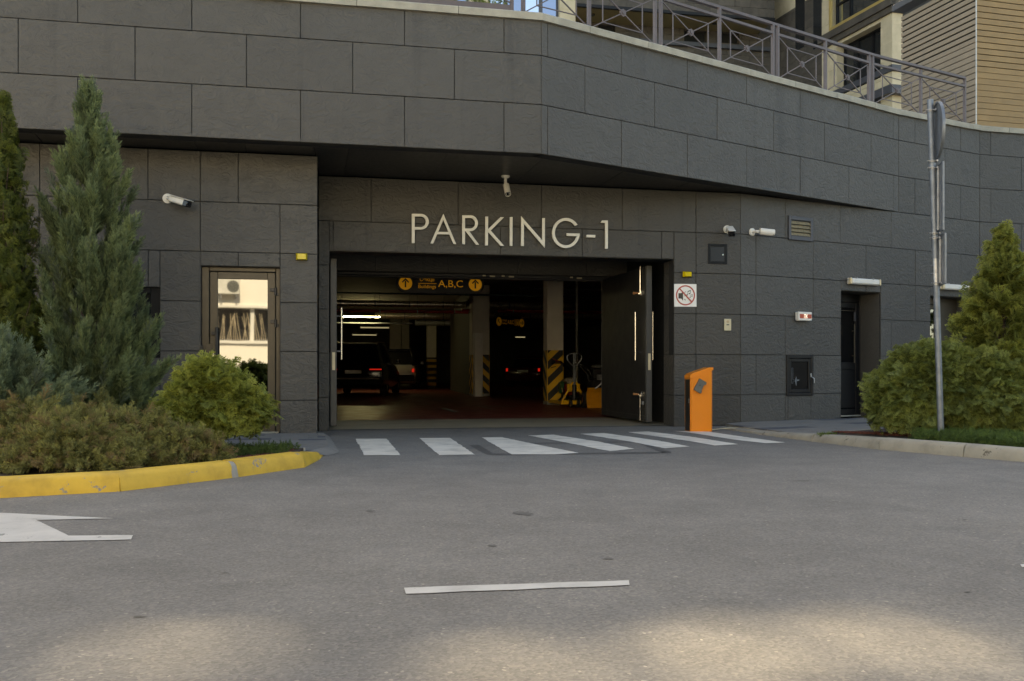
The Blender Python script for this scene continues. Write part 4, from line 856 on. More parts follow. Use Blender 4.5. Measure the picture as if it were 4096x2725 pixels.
# tower A: cream stone, gold window, receding wall
cA = Vector(((3569-CX)/F*40, 40, 0)); tA = thing('stone_tower', Vector((cA.x, cA.y, 4.95)), 'cream and dark stone apartment tower with gold-framed window behind the terrace', 'building')
fA1 = Fr(cA, Vector((-.3, 1, 0)).normalized(), Vector((-1, -.3, 0)).normalized()); fA2 = Fr(cA, Vector((1, .3, 0)).normalized(), Vector((.3, -1, 0)).normalized())
def sA(px): u = (px-CX)/F; return (cA.x-u*cA.y)/(u+.3)*math.hypot(1, .3)
win = (sA(3530), sA(3328), 16.75, 19.2); glz = (sA(3522), sA(3345), 13.42, 15.8); low = (sA(3522), sA(3360), 9.0, 12.45); s2 = sA(3287); sE = sA(3085)
mb = MB(); rects = [(0, sE+.6, 4.95, HB)]
for h in (win, glz, low): rects = [q for r in rects for q in sub_rect(r, h)]
for r in rects: mb.box(fA1, r[0], r[1], -.6, -.031, r[2], r[3])
mb.box(fA2, 0, 14, -.6, -.031, 4.95, HB); mb.box(fA1, 0, sE+.6, -6, -5.8, 4.95, HB); obj('wall', mb, 'cream_stone', tA)
tiles(fA1, 0, s2, 11.0, 18.2, 1.1, .75, 'cream_stone', tA, [win, glz, low], 0); tiles(fA2, 0, 2.4, 11, 18.2, 1.1, .75, 'cream_stone', tA)
dw = [(sA(x1), sA(x0), z0, z1) for x0, x1, z0, z1 in ((3180, 3218, 16.6, 19.2), (3252, 3285, 16.2, 19.2), (3182, 3222, 11.5, 13.0), (3254, 3285, 11.0, 12.6))]
tiles(fA1, s2, sE, 11.5, 18.8, .85, .42, 'dark_stone', tA, dw, .5, th=.028)
for h in dw: mb = MB(); mb.box(fA1, h[0], h[1], -.028, -.02, h[2], h[3]); w_ = obj('window', mb, 'window_glass' if h[2] > 15 and h[0] < 4.2 else 'smoke_glass', tA)
mb = MB(); f = .16
for q in ((win[0]-f, win[0], win[2]-f, win[3]), (win[1], win[1]+f, win[2]-f, win[3]), (win[0], win[1], win[2]-f, win[2])): mb.box(fA1, q[0], q[1], -.2, .06, q[2], q[3], .01)
obj('window_frame', mb, 'gold_frame', tA); mb = MB(); mb.box(fA1, win[0], win[1], -.3, -.27, win[2], win[3]); obj('window', mb, 'window_glass', tA)
mb = MB(); xm = win[1]-(win[1]-win[0])*.30; mb.box(fA1, xm-.05, xm+.05, -.268, -.2, win[2], win[3]); mb.box(fA1, win[0], win[1], -.268, -.21, win[2]+1.0, win[2]+1.09); mb.box(fA1, win[1]-.09, win[1], -.268, -.2, win[2], win[3]); obj('mullion', mb, 'dark_frame', tA)
mb = MB(); mb.box(fA1, glz[0], glz[1], -.5, -.47, glz[2], glz[3]); obj('window', mb, 'smoke_glass', tA); mb = MB()
for k in (0, .33, .66, 1): x = glz[0]+(glz[1]-glz[0])*k; mb.box(fA1, x-.06, x+.06, -.468, -.4, glz[2], glz[3])
mb.box(fA1, glz[0], glz[1], -.468, -.38, glz[3]-.1, glz[3]); obj('mullion', mb, 'dark_frame', tA); mb = MB(); mb.box(fA1, low[0], low[1], -.5, -.47, low[2], low[3]); obj('window', mb, 'smoke_glass', tA)
mb = MB(); mb.box(fA1, -.12, s2+.02, -.02, .12, 15.95, 16.2); mb.box(fA1, -.2, s2+.02, -.02, .22, 16.2, 16.52); mb.box(fA2, -.2, 2.4, -.02, .2, 16.2, 16.52); mb.box(fA2, -.1, 2.4, -.02, .11, 15.95, 16.198); obj('cornice', mb, 'dark_stone', tA)
mb = MB(); mb.box(fA1, -.06, s2, -.02, .07, 13.47, 13.74); mb.box(fA2, -.06, 2.4, -.02, .068, 13.47, 13.738); obj('sill_band', mb, 'grey_metal', tA); mb = MB(); mb.box(fA1, -.3, 1.9, -.02, .35, 12.45, 12.8); mb.box(fA2, -.3, 2.4, -.02, .348, 12.452, 12.798); obj('canopy', mb, 'grey_metal', tA)
# tower B: dark stone with overhanging storey
xB0 = (2302-CX)/F*47.0; pB = Vector((xB0, 47.0, 0)); fBl = wall_from(pB, (1, .19, 0)); pBu = Vector(((2302-CX)/F*45.0, 45.0, 0)); fBu = wall_from(pBu, (1, .19, 0)); LB = 11.2
tB = thing('stone_building', Vector((pB.x+5, pB.y+1, 4.95)), 'dark brown stone building with overhanging storey and tan soffit behind the railing', 'building')
def sB(px): u = (px-CX)/F; a = (u*pB.y-pB.x)/(1-.19*u); return a*math.hypot(1, .19)
def zB(px, py): Yb = pB.y+sB(px)*fBl.x.y; return CH+(HZ-py)/F*Yb
zso = CH+(HZ-23)/F*45.0
wB = [(sB(2393), sB(2461), zB(2427, 128)-1.0, zB(2427, 98)), (sB(2737), sB(2826), zB(2780, 168), zB(2780, 122)), (sB(2868), sB(2957), zB(2912, 173), zB(2912, 129)), (sB(2330), sB(2365), 10, 12)]
mb = MB(); rects = [(-.2, LB, 4.95, HB)]
for h in wB: rects = [q for r in rects for q in sub_rect(r, h)]
for r in rects: mb.box(fBl, r[0], r[1], -.5, -.031, r[2], r[3])
mb.box(fBl, -.2, LB, -8, -7.8, 4.95, HB); obj('wall', mb, 'dark_stone', tB); tiles(fBl, -.1, LB-.8, 13.2, zso, .85, .42, 'dark_stone', tB, wB)
for h in wB: mb = MB(); mb.box(fBl, h[0], h[1], -.3, -.27, h[2], h[3]); obj('window', mb, 'smoke_glass', tB)
mb = MB(); mb.box(fBu, 0, LB-1, -1.9, -.031, zso+.02, HB); up_ = obj('upper_storey', mb, 'dark_stone', tB); tiles(fBu, 0, LB-1, zso+.12, zso+3.4, .85, .42, 'dark_stone', up_)
mb = MB(); mb.box(fBu, 0, LB-1, -2.1, -.1, zso, zso+.019); obj('soffit', mb, 'soffit_tan', up_); mb = MB(); mb.box(fBu, -.02, LB-1, -.1, .06, zso-.04, zso+.1); obj('edge_band', mb, 'dark_frame', up_)
for x in (1.1, 4.6, 7.4): mb = MB(); mb.disc(fBu(x, -.9, zso-.06), (0, 0, 1), 0, .11, 14, .06); obj('soffit_lamp', mb, 'sign_black', up_)
mb = MB(); mb.box(fBl, sB(2511), LB-.9, -.02, .22, zB(2800, 188)-.05, zB(2800, 172)-.05); obj('ledge', mb, 'grey_metal', tB)
# tower C: cream piers and sky-reflecting windows, tall to the left
pC = Vector(((2302-CX)/F*44, 44.6, 0)); fC = wall_from(pC, (-1, -.19, 0)); fC.y = Vector((.19, -1, 0)).normalized()
tC = thing('glazed_tower', Vector((pC.x-10, pC.y+2, 4.95)), 'cream stone apartment tower with tall windows behind the left terrace', 'building')
def sC(px): u = (px-CX)/F; a = (pC.x-u*pC.y)/(1-.19*u); return a*math.hypot(1, .19)
mb = MB(); mb.box(fC, 0, 34, -9, -.4, 4.95, HT); obj('core', mb, 'cream_stone', tC)
piers = [2302, 2238, 1956, 1877, 1640, 1560, 1300, 1200]
for a, b in zip(piers[::2], piers[1::2]): mb = MB(); mb.box(fC, sC(a), sC(b), -.4, 0, 4.95, HT, .02); pr = obj('pier', mb, 'cream_stone', tC); tiles(fC, sC(a), sC(b), 13.6, 19.6, 1.4, .6, 'cream_stone', pr, (), 0, th=-.012) if a > 1700 else None
for a, b in ((2238, 1956), (1877, 1640), (1560, 1300)):
    s0, s1 = sC(a), sC(b); n = 4 if a > 2000 else 4; fl = 11.0
    while fl < 24:
        for k in range(n):
            x0, x1 = s0+(s1-s0)*k/n, s0+(s1-s0)*(k+1)/n; mb = MB(); mb.box(fC, x0+.06, x1-.06, -.36, -.33, fl+.1, fl+2.9); w_ = obj('window', mb, 'blue_glass' if k % 2 else 'blue_glass_dark', tC)
            mb = MB(); [mb.box(fC, q[0], q[1], -.33, -.25, q[2], q[3]) for q in ((x0, x0+.08, fl, fl+3.0), (x1-.08, x1, fl, fl+3.0), (x0+.08, x1-.08, fl, fl+.1), (x0+.08, x1-.08, fl+1.0, fl+1.08), (x0+.08, x1-.08, fl+2.9, fl+3.0))]; obj('frame', mb, 'grey_metal', w_)
        fl += 3.2

# ------------------------------------------------------------------ garage interior
gw = PK.fr
mb = MB(); mb.box(gw, -14, 13, -48, -DW-.12, 3.42, 3.5); obj('garage_ceiling', mb, 'garage_ceiling', kind='structure')
mb = MB(); mb.box(gw, -14.2, -14, -48, -.3, 0, 3.45); mb.box(gw, 13, 13.2, -48, -.3, 0, 3.45); mb.box(gw, -14, 13, -48.2, -48, 0, 3.45); obj('garage_walls', mb, 'garage_wall', kind='structure')
mb = MB(); mb.box(gw, -14, gO[0]-.6, -DW-.1, -DW, 0, 3.45); mb.box(gw, gO[1]+.36, 13, -DW-.1, -DW, 0, 3.45); obj('garage_front_wall', mb, 'garage_wall', kind='structure')
def gfr(P): return Fr(P, T, NV)      # y towards the street
def column(P, w, label, style, sgn=1, h0=.09, h1=1.28):
    f = gfr(P); c = thing('garage_column', P, label, 'column', 'garage columns'); mb = MB(); mb.box(f, 0, w, -w, 0, 0.008, 3.42, .01); obj('shaft', mb, 'column_paint', c)
    mb = MB(); mb.box(f, -.004, w+.004, -w, .004, .01, h0, .003); obj('plinth', mb, 'concrete', c)
    for fc, lab in ((Fr(f(0, .002, 0), f.x, f.y), 'f'), (Fr(f(-.002, -w, 0), f.y, f.x*-1), 's')):
        mb = MB(); mb.box(fc, .0, w, 0, .003, h0, h1); obj('guard_panel', mb, 'hazard_yellow', c)
        if style == 'diag':
            ht = .19
            for k in range(-3, 8):
                z = h0-.5+k*.375+.1; sl = w*.95*sgn*(1 if lab == 'f' else -1)
                q = [(0, z), (w, z+sl), (w, z+sl+ht), (0, z+ht)]; q = clip(q, [(0.012, h0), (w-.012, h0), (w-.012, h1), (0.012, h1)])
                if len(q) > 2: mb = MB(); mb.prism([fc(x, .0032, zz) for x, zz in q], fc.y*.002); obj('stripe', mb, 'hazard_black', c)
        else:
            for k in range(5): z = h0+.15+k*.265; mb = MB(); mb.box(fc, 0.0, w, .0032, .005, z, min(z+.14, h1+.1)); obj('stripe', mb, 'hazard_black', c)
    return c
c1 = G(2189, 1621, .008); column(c1, .39, 'garage column with diagonal yellow and black stripes behind the pallet truck', 'diag', 1)
c2 = G(1889, 1587, .008); column(c2, .54, 'garage column with diagonal stripes beside the white cabinet', 'diag', -1)
c3 = G(1709, 1551, .008); column(c3, .42, 'garage column with horizontal yellow and black bands behind the pale car', 'bands')
mb = MB(); f = gfr(c1); mb.box(f, .17, .22, .003, .03, 2.45, 2.75); 
c4 = G(1560, 1544, .008); f4 = gfr(c4); t = thing('garage_column', c4, 'plain grey garage columns pair far behind the cars', 'column', 'garage columns'); mb = MB(); mb.box(f4, 0, .55, -.3, 0, .008, 3.42); obj('shaft', mb, 'column_paint', t); mb = MB(); mb.box(f4, .62, 1.0, -.6, -.3, .008, 3.42); obj('shaft', mb, 'column_paint', t)
# partition wall and white cabinet
a_, b_ = G(1801, 1561, .008), G(1878, 1583, .008); d_ = (b_-a_).normalized(); f = Fr(a_, d_, Vector((d_.y, -d_.x, 0))); mb = MB(); mb.box(f, 0, (b_-a_).length, -.2, 0, .008, 3.42); obj('partition_wall', mb, 'partition', kind='structure')
cp = G(1890, 1586.5, .008); f = gfr(cp+NV*.35); t = thing('white_cabinet', cp, 'tall white metal cabinet standing against the garage column', 'cabinet'); mb = MB(); mb.box(f, 0, .26, -.3, 0, .008, 1.93, .008); obj('body', mb, 'white_door', t); mb = MB(); mb.box(f, .01, .25, 0.001, .016, .06, 1.9, .004); obj('door', mb, 'white_door', t)
# pipes
def pipe(name, px0, py, px1, Yd, r, mat, label, flanges=0):
    w = Wall(Yd*(1-.212*(1760-CX)/F), .212); A, B = w.p(px0, py), w.p(px1, py+(px1-px0)*.0105); B.z = A.z; t = thing(name, A, label, 'pipe'); mb = MB(); n = 14; pts = [A.lerp(B, i/n) for i in range(n+1)]; mb.tube(pts, r, 16); obj('tube', mb, mat, t, smooth=True)
    for k in range(flanges): c = A.lerp(B, (k+.5)/flanges); mb = MB(); mb.tube([c-T*.02, c+T*.02], r+.01, 16); obj('collar', mb, 'steel', t, smooth=True); mb = MB(); mb.tube([c, Vector((c.x, c.y, 3.42))], .008, 6); obj('hanger', mb, 'steel', t)
    return A, B
pipe('air_duct', 1290, 1212, 2480, 31, .105, 'pipe_foil', 'long silver foil-wrapped duct under the garage ceiling', 9)
pipe('sprinkler_pipe', 1290, 1242, 1890, 30.2, .05, 'pipe_red', 'dark red pipe below the silver duct on the left', 4)
pipe('sprinkler_pipe', 1990, 1245, 2480, 31.6, .055, 'pipe_red', 'dark red pipe below the silver duct on the right', 4)
A_ = G(1888, 1250, .0) if False else None
w30 = Wall(30.0*(1-.212*(1760-CX)/F), .212); A_ = w30.p(1884, 1243); mb = MB(); mb.tube([A_-T*.3, A_, A_+Vector((0, 0, -.06))+T*.05, A_+T*.06+Vector((0, 0, -.9))], .05, 12); obj('riser_pipe', mb, 'pipe_red', None, 'dark red pipe bending down beside the white cabinet', 'pipe', smooth=True)
pipe('small_pipe', 1290, 1170, 2480, 24.5, .022, 'pipe_green', 'thin dark green pipe crossing below the orange-lettered sign'); pipe('small_pipe', 2080, 1154, 2480, 25.5, .018, 'steel', 'thin steel pipe near the ceiling on the right'); pipe('cable_tray', 1290, 1292, 1650, 37, .035, 'steel_dull', 'pale cable tray running below the lit tube lamp')
pipe('air_duct', 1500, 1262, 1810, 40, .16, 'pipe_foil', 'short foil duct further back near the plain columns', 4); pipe('air_duct', 1660, 1288, 1815, 43, .17, 'alu_white', 'pale rectangular duct end above the banded column', 2)
pipe('air_duct', 1960, 1263, 2480, 38, .10, 'pipe_foil', 'dim foil duct behind the smaller hanging sign', 5)
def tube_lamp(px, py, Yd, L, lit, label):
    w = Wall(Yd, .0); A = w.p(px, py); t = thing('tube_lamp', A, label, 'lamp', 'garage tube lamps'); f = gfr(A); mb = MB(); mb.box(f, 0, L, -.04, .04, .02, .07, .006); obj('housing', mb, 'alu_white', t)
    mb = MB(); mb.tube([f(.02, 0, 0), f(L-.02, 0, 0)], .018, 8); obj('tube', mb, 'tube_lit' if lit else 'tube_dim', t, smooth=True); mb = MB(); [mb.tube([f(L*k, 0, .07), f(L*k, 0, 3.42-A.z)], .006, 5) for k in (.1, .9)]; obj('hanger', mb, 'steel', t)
tube_lamp(1371, 1267, 36, 1.42, True, 'lit yellowish tube lamp on the left under the garage ceiling')
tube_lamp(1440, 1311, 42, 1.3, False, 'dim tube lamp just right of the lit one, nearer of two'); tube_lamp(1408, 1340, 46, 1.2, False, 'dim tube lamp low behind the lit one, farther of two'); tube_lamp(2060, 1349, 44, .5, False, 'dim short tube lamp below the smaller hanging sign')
# hanging signs
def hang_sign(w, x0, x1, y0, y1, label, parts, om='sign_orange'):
    fr_ = w.fr; a, b = w.s_(x0), w.s_(x1); xm = (x0+x1)/2; c, e = w.z_(xm, y1), w.z_(xm, y0); r = (e-c)/2; t = thing('hanging_sign', fr_((a+b)/2, 0, c), label, 'sign')
    out = [(b-r+r*math.cos(math.radians(q)), c+r+r*math.sin(math.radians(q))) for q in range(-90, 91, 15)]+[(a+r+r*math.cos(math.radians(q)), c+r+r*math.sin(math.radians(q))) for q in range(90, 271, 15)]
    mb = MB(); mb.prism([fr_(x, -.05, z) for x, z in out], fr_.y*.05); obj('board', mb, 'sign_black', t); mb = MB(); [mb.tube([fr_(a+(b-a)*k, -.025, e-.01), fr_(a+(b-a)*k, -.025, 3.42)], .008, 6) for k in (.15, .85)]; obj('hanger', mb, 'steel', t)
    W_, H = b-a, e-c
    for kind, u, v, q in parts:
        x, z = a+W_*u, c+H*v
        if kind == 'arrow':
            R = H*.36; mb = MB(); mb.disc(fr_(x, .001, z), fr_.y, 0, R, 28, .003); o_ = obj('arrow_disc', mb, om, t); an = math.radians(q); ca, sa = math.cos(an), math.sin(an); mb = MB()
            rot = lambda p: fr_(x+(p[0]*ca-p[1]*sa)*R, .0045, z+(p[0]*sa+p[1]*ca)*R)
            for pl in ([(-.11, -.62), (.11, -.62), (.11, .35), (-.11, .35)], [(0, .75), (-.55, .2), (-.42, .05), (0, .45)], [(0, .75), (0, .45), (.42, .05), (.55, .2)]): mb.prism([rot(p) for p in pl], fr_.y*.002)
            obj('arrow_symbol', mb, 'sign_black', o_)
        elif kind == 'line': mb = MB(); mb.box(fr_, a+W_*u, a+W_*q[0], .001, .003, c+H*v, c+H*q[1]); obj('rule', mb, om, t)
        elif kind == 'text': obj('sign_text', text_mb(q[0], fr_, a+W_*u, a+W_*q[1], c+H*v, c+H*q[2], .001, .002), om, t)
    return t
w20 = Wall(20.32, .212)
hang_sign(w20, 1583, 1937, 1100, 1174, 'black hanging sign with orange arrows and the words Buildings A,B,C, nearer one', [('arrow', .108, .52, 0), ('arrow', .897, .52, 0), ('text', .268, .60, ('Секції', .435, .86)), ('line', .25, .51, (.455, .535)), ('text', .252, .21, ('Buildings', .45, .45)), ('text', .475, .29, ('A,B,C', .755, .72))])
def wall_through(px, Yd, ang): b = math.tan(ang); X = (px-CX)/F*Yd; return Wall(Yd-b*X, b)
w38 = wall_through(2042, 38, math.radians(54))
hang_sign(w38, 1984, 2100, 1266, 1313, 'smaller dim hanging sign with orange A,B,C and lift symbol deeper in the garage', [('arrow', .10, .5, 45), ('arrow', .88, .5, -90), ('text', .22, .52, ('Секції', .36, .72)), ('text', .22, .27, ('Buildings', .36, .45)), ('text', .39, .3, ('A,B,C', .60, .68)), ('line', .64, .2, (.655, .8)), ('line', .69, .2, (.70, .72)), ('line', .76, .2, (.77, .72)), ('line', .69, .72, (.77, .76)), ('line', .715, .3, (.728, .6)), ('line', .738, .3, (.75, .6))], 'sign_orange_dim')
mb = MB(); mb.box(Wall(29, .212).fr, 0, .001, 0, .001, 0, .001)
# ------------------------------------------------------------------ cars
def car(P, yaw, body_m, label, kind, plate=True, chrome=False):
    f = Fr(P, Vector((math.sin(yaw), math.cos(yaw), 0)), Vector((math.cos(yaw), -math.sin(yaw), 0)))    # x forward (away), y right
    suv = kind == 'suv'; H = 1.68 if suv else 1.44; BW = .98 if suv else .90; L = 4.85; belt = 1.02 if suv else .92
    t = thing('parked_car', P, label, 'car', 'cars parked in the garage'); mb = MB()
    st = [(0.0, .80, .42, belt-.12, .93), (.06, .95, .30, belt-.04, .97), (.5, 1.0, .22, belt, 1.0), (1.4, 1.0, .2, belt, 1.0), (3.0, 1.0, .2, belt-.02, 1.0), (3.9, .99, .22, belt-.12, .97), (4.6, .93, .28, belt-.24, .93), (L, .72, .36, belt-.36, .75)]
    rings = []
    for x, wf, zb, zt_, sh in st:
        w = BW*wf; rings.append([f(x, -w*.9, zb), f(x, -w, zb+.16), f(x, -w, zt_-.18), f(x, -w*.95*sh, zt_), f(x, 0, zt_+.03), f(x, w*.95*sh, zt_), f(x, w, zt_-.18), f(x, w, zb+.16), f(x, w*.9, zb)])
    m = 9; vs = [v for r in rings for v in r]; fs = [(i*m+k, i*m+(k+1) % m, (i+1)*m+(k+1) % m, (i+1)*m+k) for i in range(len(st)-1) for k in range(m)]+[tuple(range(m)), tuple(range((len(st)-1)*m, len(st)*m))[::-1]]
    mb.add(vs, fs); bd = obj('body', mb, body_m, t, smooth=True)
    cab = [(.12 if suv else .75, belt-.02, .86), (.42 if suv else 1.35, H-.10, .70), (.62 if suv else 1.6, H-.03, .70), (1.6 if suv else 2.0, H, .72), (2.3 if suv else 2.5, H-.02, .72), (3.35, belt-.03, .86)]
    mb = MB(); rg = []
    for i, (x, z, wf) in enumerate(cab):
        w = BW*wf
        zb = belt-.03; wb_ = BW*.92; rg.append([f(x, -wb_ if i not in (0, 5) else -w, zb), f(x, -w, z), f(x, w, z), f(x, wb_ if i not in (0, 5) else w, zb)])
    vs = [v for r in rg for v in r]; fs = [(i*4+k, i*4+k+1, (i+1)*4+k+1, (i+1)*4+k) for i in range(5) for k in range(3)]; mb.add(vs, fs); obj('cabin_glass', mb, 'car_glass', t)
    mb = MB(); rf_ = [(r[1]+Vector((0, 0, .012)), r[2]+Vector((0, 0, .012))) for r in rg[1:5]]
    for (a, b), (c, d) in zip(rf_[:-1], rf_[1:]): mb.prism([a, b, d, c], (0, 0, .02))
    obj('roof', mb, body_m if not suv or body_m == 'car_black' else 'car_black', t)
    if suv:
        mb = MB(); mb.box(f, .34, .6, -BW*.66, BW*.66, H-.07, H-.03, .01); obj('roof_spoiler', mb, 'car_black', t)
        for sgn in (-1, 1): mb = MB(); mb.tube([f(.7, sgn*BW*.66, H+.03), f(2.4, sgn*BW*.68, H+.05)], .015, 8); obj('roof_rail', mb, 'chrome', t)
    zl = .86 if not suv else .84
    for sgn in (-1, 1):
        a, b = sorted((sgn*BW*.52, sgn*BW*.9)); mb = MB()
        if kind == 'suv' and body_m == 'car_black': mb.box(f, -.012, .06, a, b, zl-.025, zl+.012, .004)
        else: a2, b2 = sorted((sgn*BW*.80, sgn*BW*.89)); mb.box(f, -.005, .1, a2, b2, zl-.12, zl+.02, .006)
        obj('tail_light', mb, 'tail_red', t)
        mb = MB(); a, b = sorted((sgn*(BW+.02), sgn*(BW+.16))); mb.box(f, 2.75, 2.9, a, b, belt+.02, belt+.16, .02); obj('side_mirror', mb, body_m, t)
    mb = MB(); mb.box(f, -.07, .06, -BW*.9, BW*.9, .33, .60, .03); bp = obj('bumper', mb, 'rubber' if body_m == 'car_white' else body_m, t)
    if chrome: mb = MB(); mb.box(f, -.082, -.071, -BW*.85, BW*.85, .52, .56, .003); obj('chrome_strip', mb, 'chrome', bp)
    mb = MB(); mb.box(f, -.025, -.008, -.26, .26, .70, .81, .003); obj('number_plate', mb, 'white_plastic' if body_m != 'car_red' else 'steel', t)
    if body_m == 'car_white': mb = MB(); mb.box(f, -.01, 0.03, -BW*.8, BW*.8, belt-.04, belt+.0, .004); obj('tailgate_trim', mb, 'alu_white', t); mb = MB(); mb.box(f, -.078, -.0705, -.62, -.2, .36, .385); obj('reflector', mb, 'reflector_glow', bp)
    for x in (.85, 3.85):
        for sgn in (-1, 1):
            c = f(x, sgn*(BW-.12), .345); wl = thing('wheel', c, parent=t); mb = MB(); mb.disc(c-f.y*.11, f.y, .21, .34, 26, .22); obj('tyre', mb, 'rubber', wl, smooth=True); mb = MB(); mb.disc(c-f.y*.09, f.y, 0, .21, 20, .18); obj('rim', mb, 'steel', wl)
    return t
pc = G(1413, 1584, .008); car(pc, math.radians(0), 'car_black', 'black SUV parked at the left inside the garage', 'suv', chrome=True)
pc = G(1571, 1559, .008); car(pc, math.radians(-3), 'car_white', 'pale SUV with black roof parked right of the black SUV', 'suv')
pc = G(2091, 1550, .008); car(pc, math.radians(14), 'car_red', 'dark red car with lit tail lights deep between the garage columns', 'sedan')

# ------------------------------------------------------------------ pallet truck, plough and cultivator
pt = G(2297, 1631.6, .008); f = gfr(pt)
t = thing('pallet_truck', pt, 'yellow hand pallet truck with grey handle in front of the striped column', 'pallet truck')
for s_ in (-1, 1):
    mb = MB(); mb.disc(f(s_*.09-.03*s_, 0, .095), T*s_, 0, .085, 20, .05); obj('steer_wheel', mb, 'rubber', t, smooth=True)
    mb = MB(); a, b = sorted((s_*.09, s_*.27)); mb.box(f, a, b, -1.25, -.05, .07, .125, .01); obj('fork', mb, 'truck_yellow', t)
    mb = MB(); mb.bar(f(s_*.03, .0, .56), f(s_*.27, -.04, .13), .03, .06, up=f.y); obj('side_brace', mb, 'truck_yellow', t)
mb = MB(); mb.box(f, -.28, .28, -.12, -.03, .07, .16, .01); mb.box(f, -.14, .14, -.1, -.03, .35, .52, .01); obj('frame', mb, 'truck_yellow', t)
mb = MB(); mb.tube([f(0, 0, .17), f(0, 0, .50)], [.05, .045], 14); mb.tube([f(-.1, 0, .25), f(.1, 0, .25)], .025, 10); obj('hydraulic_pump', mb, 'black_metal', t, smooth=True)
mb = MB(); mb.box(f, -.03, .03, -.02, .02, .5, 1.17, .006); obj('drawbar', mb, 'steel_dull', t)
mb = MB(); lp = [(0, .90), (-.06, .93), (-.155, 1.04), (-.165, 1.11), (-.11, 1.17), (0, 1.18), (.11, 1.17), (.165, 1.11), (.155, 1.04), (.06, .93), (0, .90)]; mb.tube([f(x, .005, z) for x, z in lp], .013, 8); obj('handle_loop', mb, 'steel', t, smooth=True)
# snow plough
pp_ = G(2383, 1634, .008); f = gfr(pp_); t = thing('snow_plough', pp_, 'walk-behind machine with a curved orange plough blade beside the open gate leaf', 'snow plough')
mb = MB(); pr = [(.0, .05), (-.03, .14), (-.045, .24), (-.03, .34), (.02, .44)]
for (y0, z0), (y1, z1) in zip(pr[:-1], pr[1:]): mb.prism([f(-.19, y0, z0), f(.5, y0, z0), f(.5, y1, z1), f(-.19, y1, z1)], f.y*-.012)
obj('blade', mb, 'blade_orange', t, smooth=True); mb = MB(); mb.box(f, -.19, .5, .001, .016, .01, .08, .003); obj('wear_strip', mb, 'blade_orange', t)
for s_ in (-.2, .45): mb = MB(); mb.disc(f(s_, -.35, .17), T, .07, .17, 22, .1); w_ = obj('wheel', mb, 'rubber', t, smooth=True); mb = MB(); mb.disc(f(s_+.01, -.35, .17), T, 0, .07, 16, .08); obj('rim', mb, 'engine_red', w_)
mb = MB(); mb.box(f, -.02, .34, -.6, -.2, .3, .62, .03); mb.box(f, .02, .3, -.55, -.25, .62, .86, .04); obj('engine', mb, 'rubber', t); mb = MB(); mb.box(f, .04, .3, -.5, -.3, .865, .93, .02); obj('air_filter', mb, 'grey_plastic', t)
mb = MB(); mb.box(f, .1, .22, -.26, -.19, .6, .72, .01); obj('carburettor', mb, 'steel', t)
for k in (0, .09): mb = MB(); mb.tube([f(.05+k, -.45, .45), f(-.12+k, -.35, .78), f(-.28+k, -.3, .92), f(-.42+k, -.25, .95)], .013, 8); obj('handlebar', mb, 'steel', t, smooth=True)
mb = MB(); mb.tube([f(-.02, .02, .42), f(.1, .05, .52), f(.14, .05, .6)], .016, 8); obj('lift_lever', mb, 'steel', t, smooth=True)
# cultivator
pc_ = G(2290, 1622, .008); f = gfr(pc_); t = thing('motor_cultivator', pc_, 'motor cultivator with cream tank and red engine behind the pallet truck', 'cultivator')
mb = MB(); mb.box(f, -.18, .12, -.3, 0, .22, .5, .03); obj('engine', mb, 'engine_red', t); mb = MB(); mb.box(f, -.13, .14, -.28, .02, .5, .64, .04); obj('fuel_tank', mb, 'tank_cream', t); mb = MB(); mb.box(f, -.28, -.18, -.25, -.02, .28, .55, .03); obj('belt_cover', mb, 'engine_green', t)
mb = MB(); mb.tube([f(-.25, .02, .4), f(-.22, .03, .2), f(-.14, .03, .12), f(0, .02, .1)], .016, 8); obj('guard_tube', mb, 'chrome', t, smooth=True)
for s_ in (-.2, .3): mb = MB(); mb.disc(f(s_, -.15, .16), T, 0.05, .16, 18, .08); obj('wheel', mb, 'rubber', t, smooth=True)
for k, z in ((0, .98), (.05, 1.02)): mb = MB(); mb.tube([f(.15, -.3, .5), f(.0+k, -.3, .8), f(-.25, -.15, z), f(-.42, -.1, z)], .014, 8); obj('handlebar', mb, 'black_metal', t, smooth=True)
mb = MB(); mb.tube([f(-.42, -.1, .98), f(-.5, -.05, .98)], .02, 8); mb.tube([f(-.38, -.08, .9), f(-.5, -.04, .87)], .008, 6); obj('grip', mb, 'rubber', t, smooth=True); mb = MB(); mb.tube([f(-.32, -.1, 1.02), f(-.46, -.05, 1.08)], .012, 6); obj('clutch_lever', mb, 'engine_red', t, smooth=True)
mb = MB(); mb.tube([f(.36, -.9, 0.01), f(.36, -.9, 3.42)], .035, 10); obj('wall_pipe', mb, 'garage_wall', None, 'thin vertical steel pipe behind the cultivator', 'pipe', smooth=True)

# ------------------------------------------------------------------ opposite side of the street (seen in the reflections)
t = thing('opposite_building', (-2, -10.2, 0), 'cream rendered building across the street with reed fence band', 'building')
of = Fr((0, -10.0, 0), (-1, 0, 0), (0, 1, 0))
mb = MB(); mb.box(of, -7, 30, -6, 0, 0, 1.72); obj('base_wall', mb, 'cream_wall', t); mb = MB(); mb.box(of, -7, 30, -.25, .08, 1.72, 1.82); obj('ledge', mb, 'white_wall', t)
mb = MB(); mb.box(of, -7, 30, -6, -.9, 1.82, 3.05); obj('recess_wall', mb, 'grey_metal', t); mb = MB(); mb.box(of, -7, 30, -6, 0.05, 3.05, 8.2); obj('upper_wall', mb, 'cream_wall', t); mb = MB(); mb.box(of, -7, 30, -.3, .12, 2.96, 3.048); obj('slab_edge', mb, 'white_wall', t)
mb = MB(); mb.box(of, -7, 30, .0, .02, .5, .53); obj('plinth_line', mb, 'louvre', t)
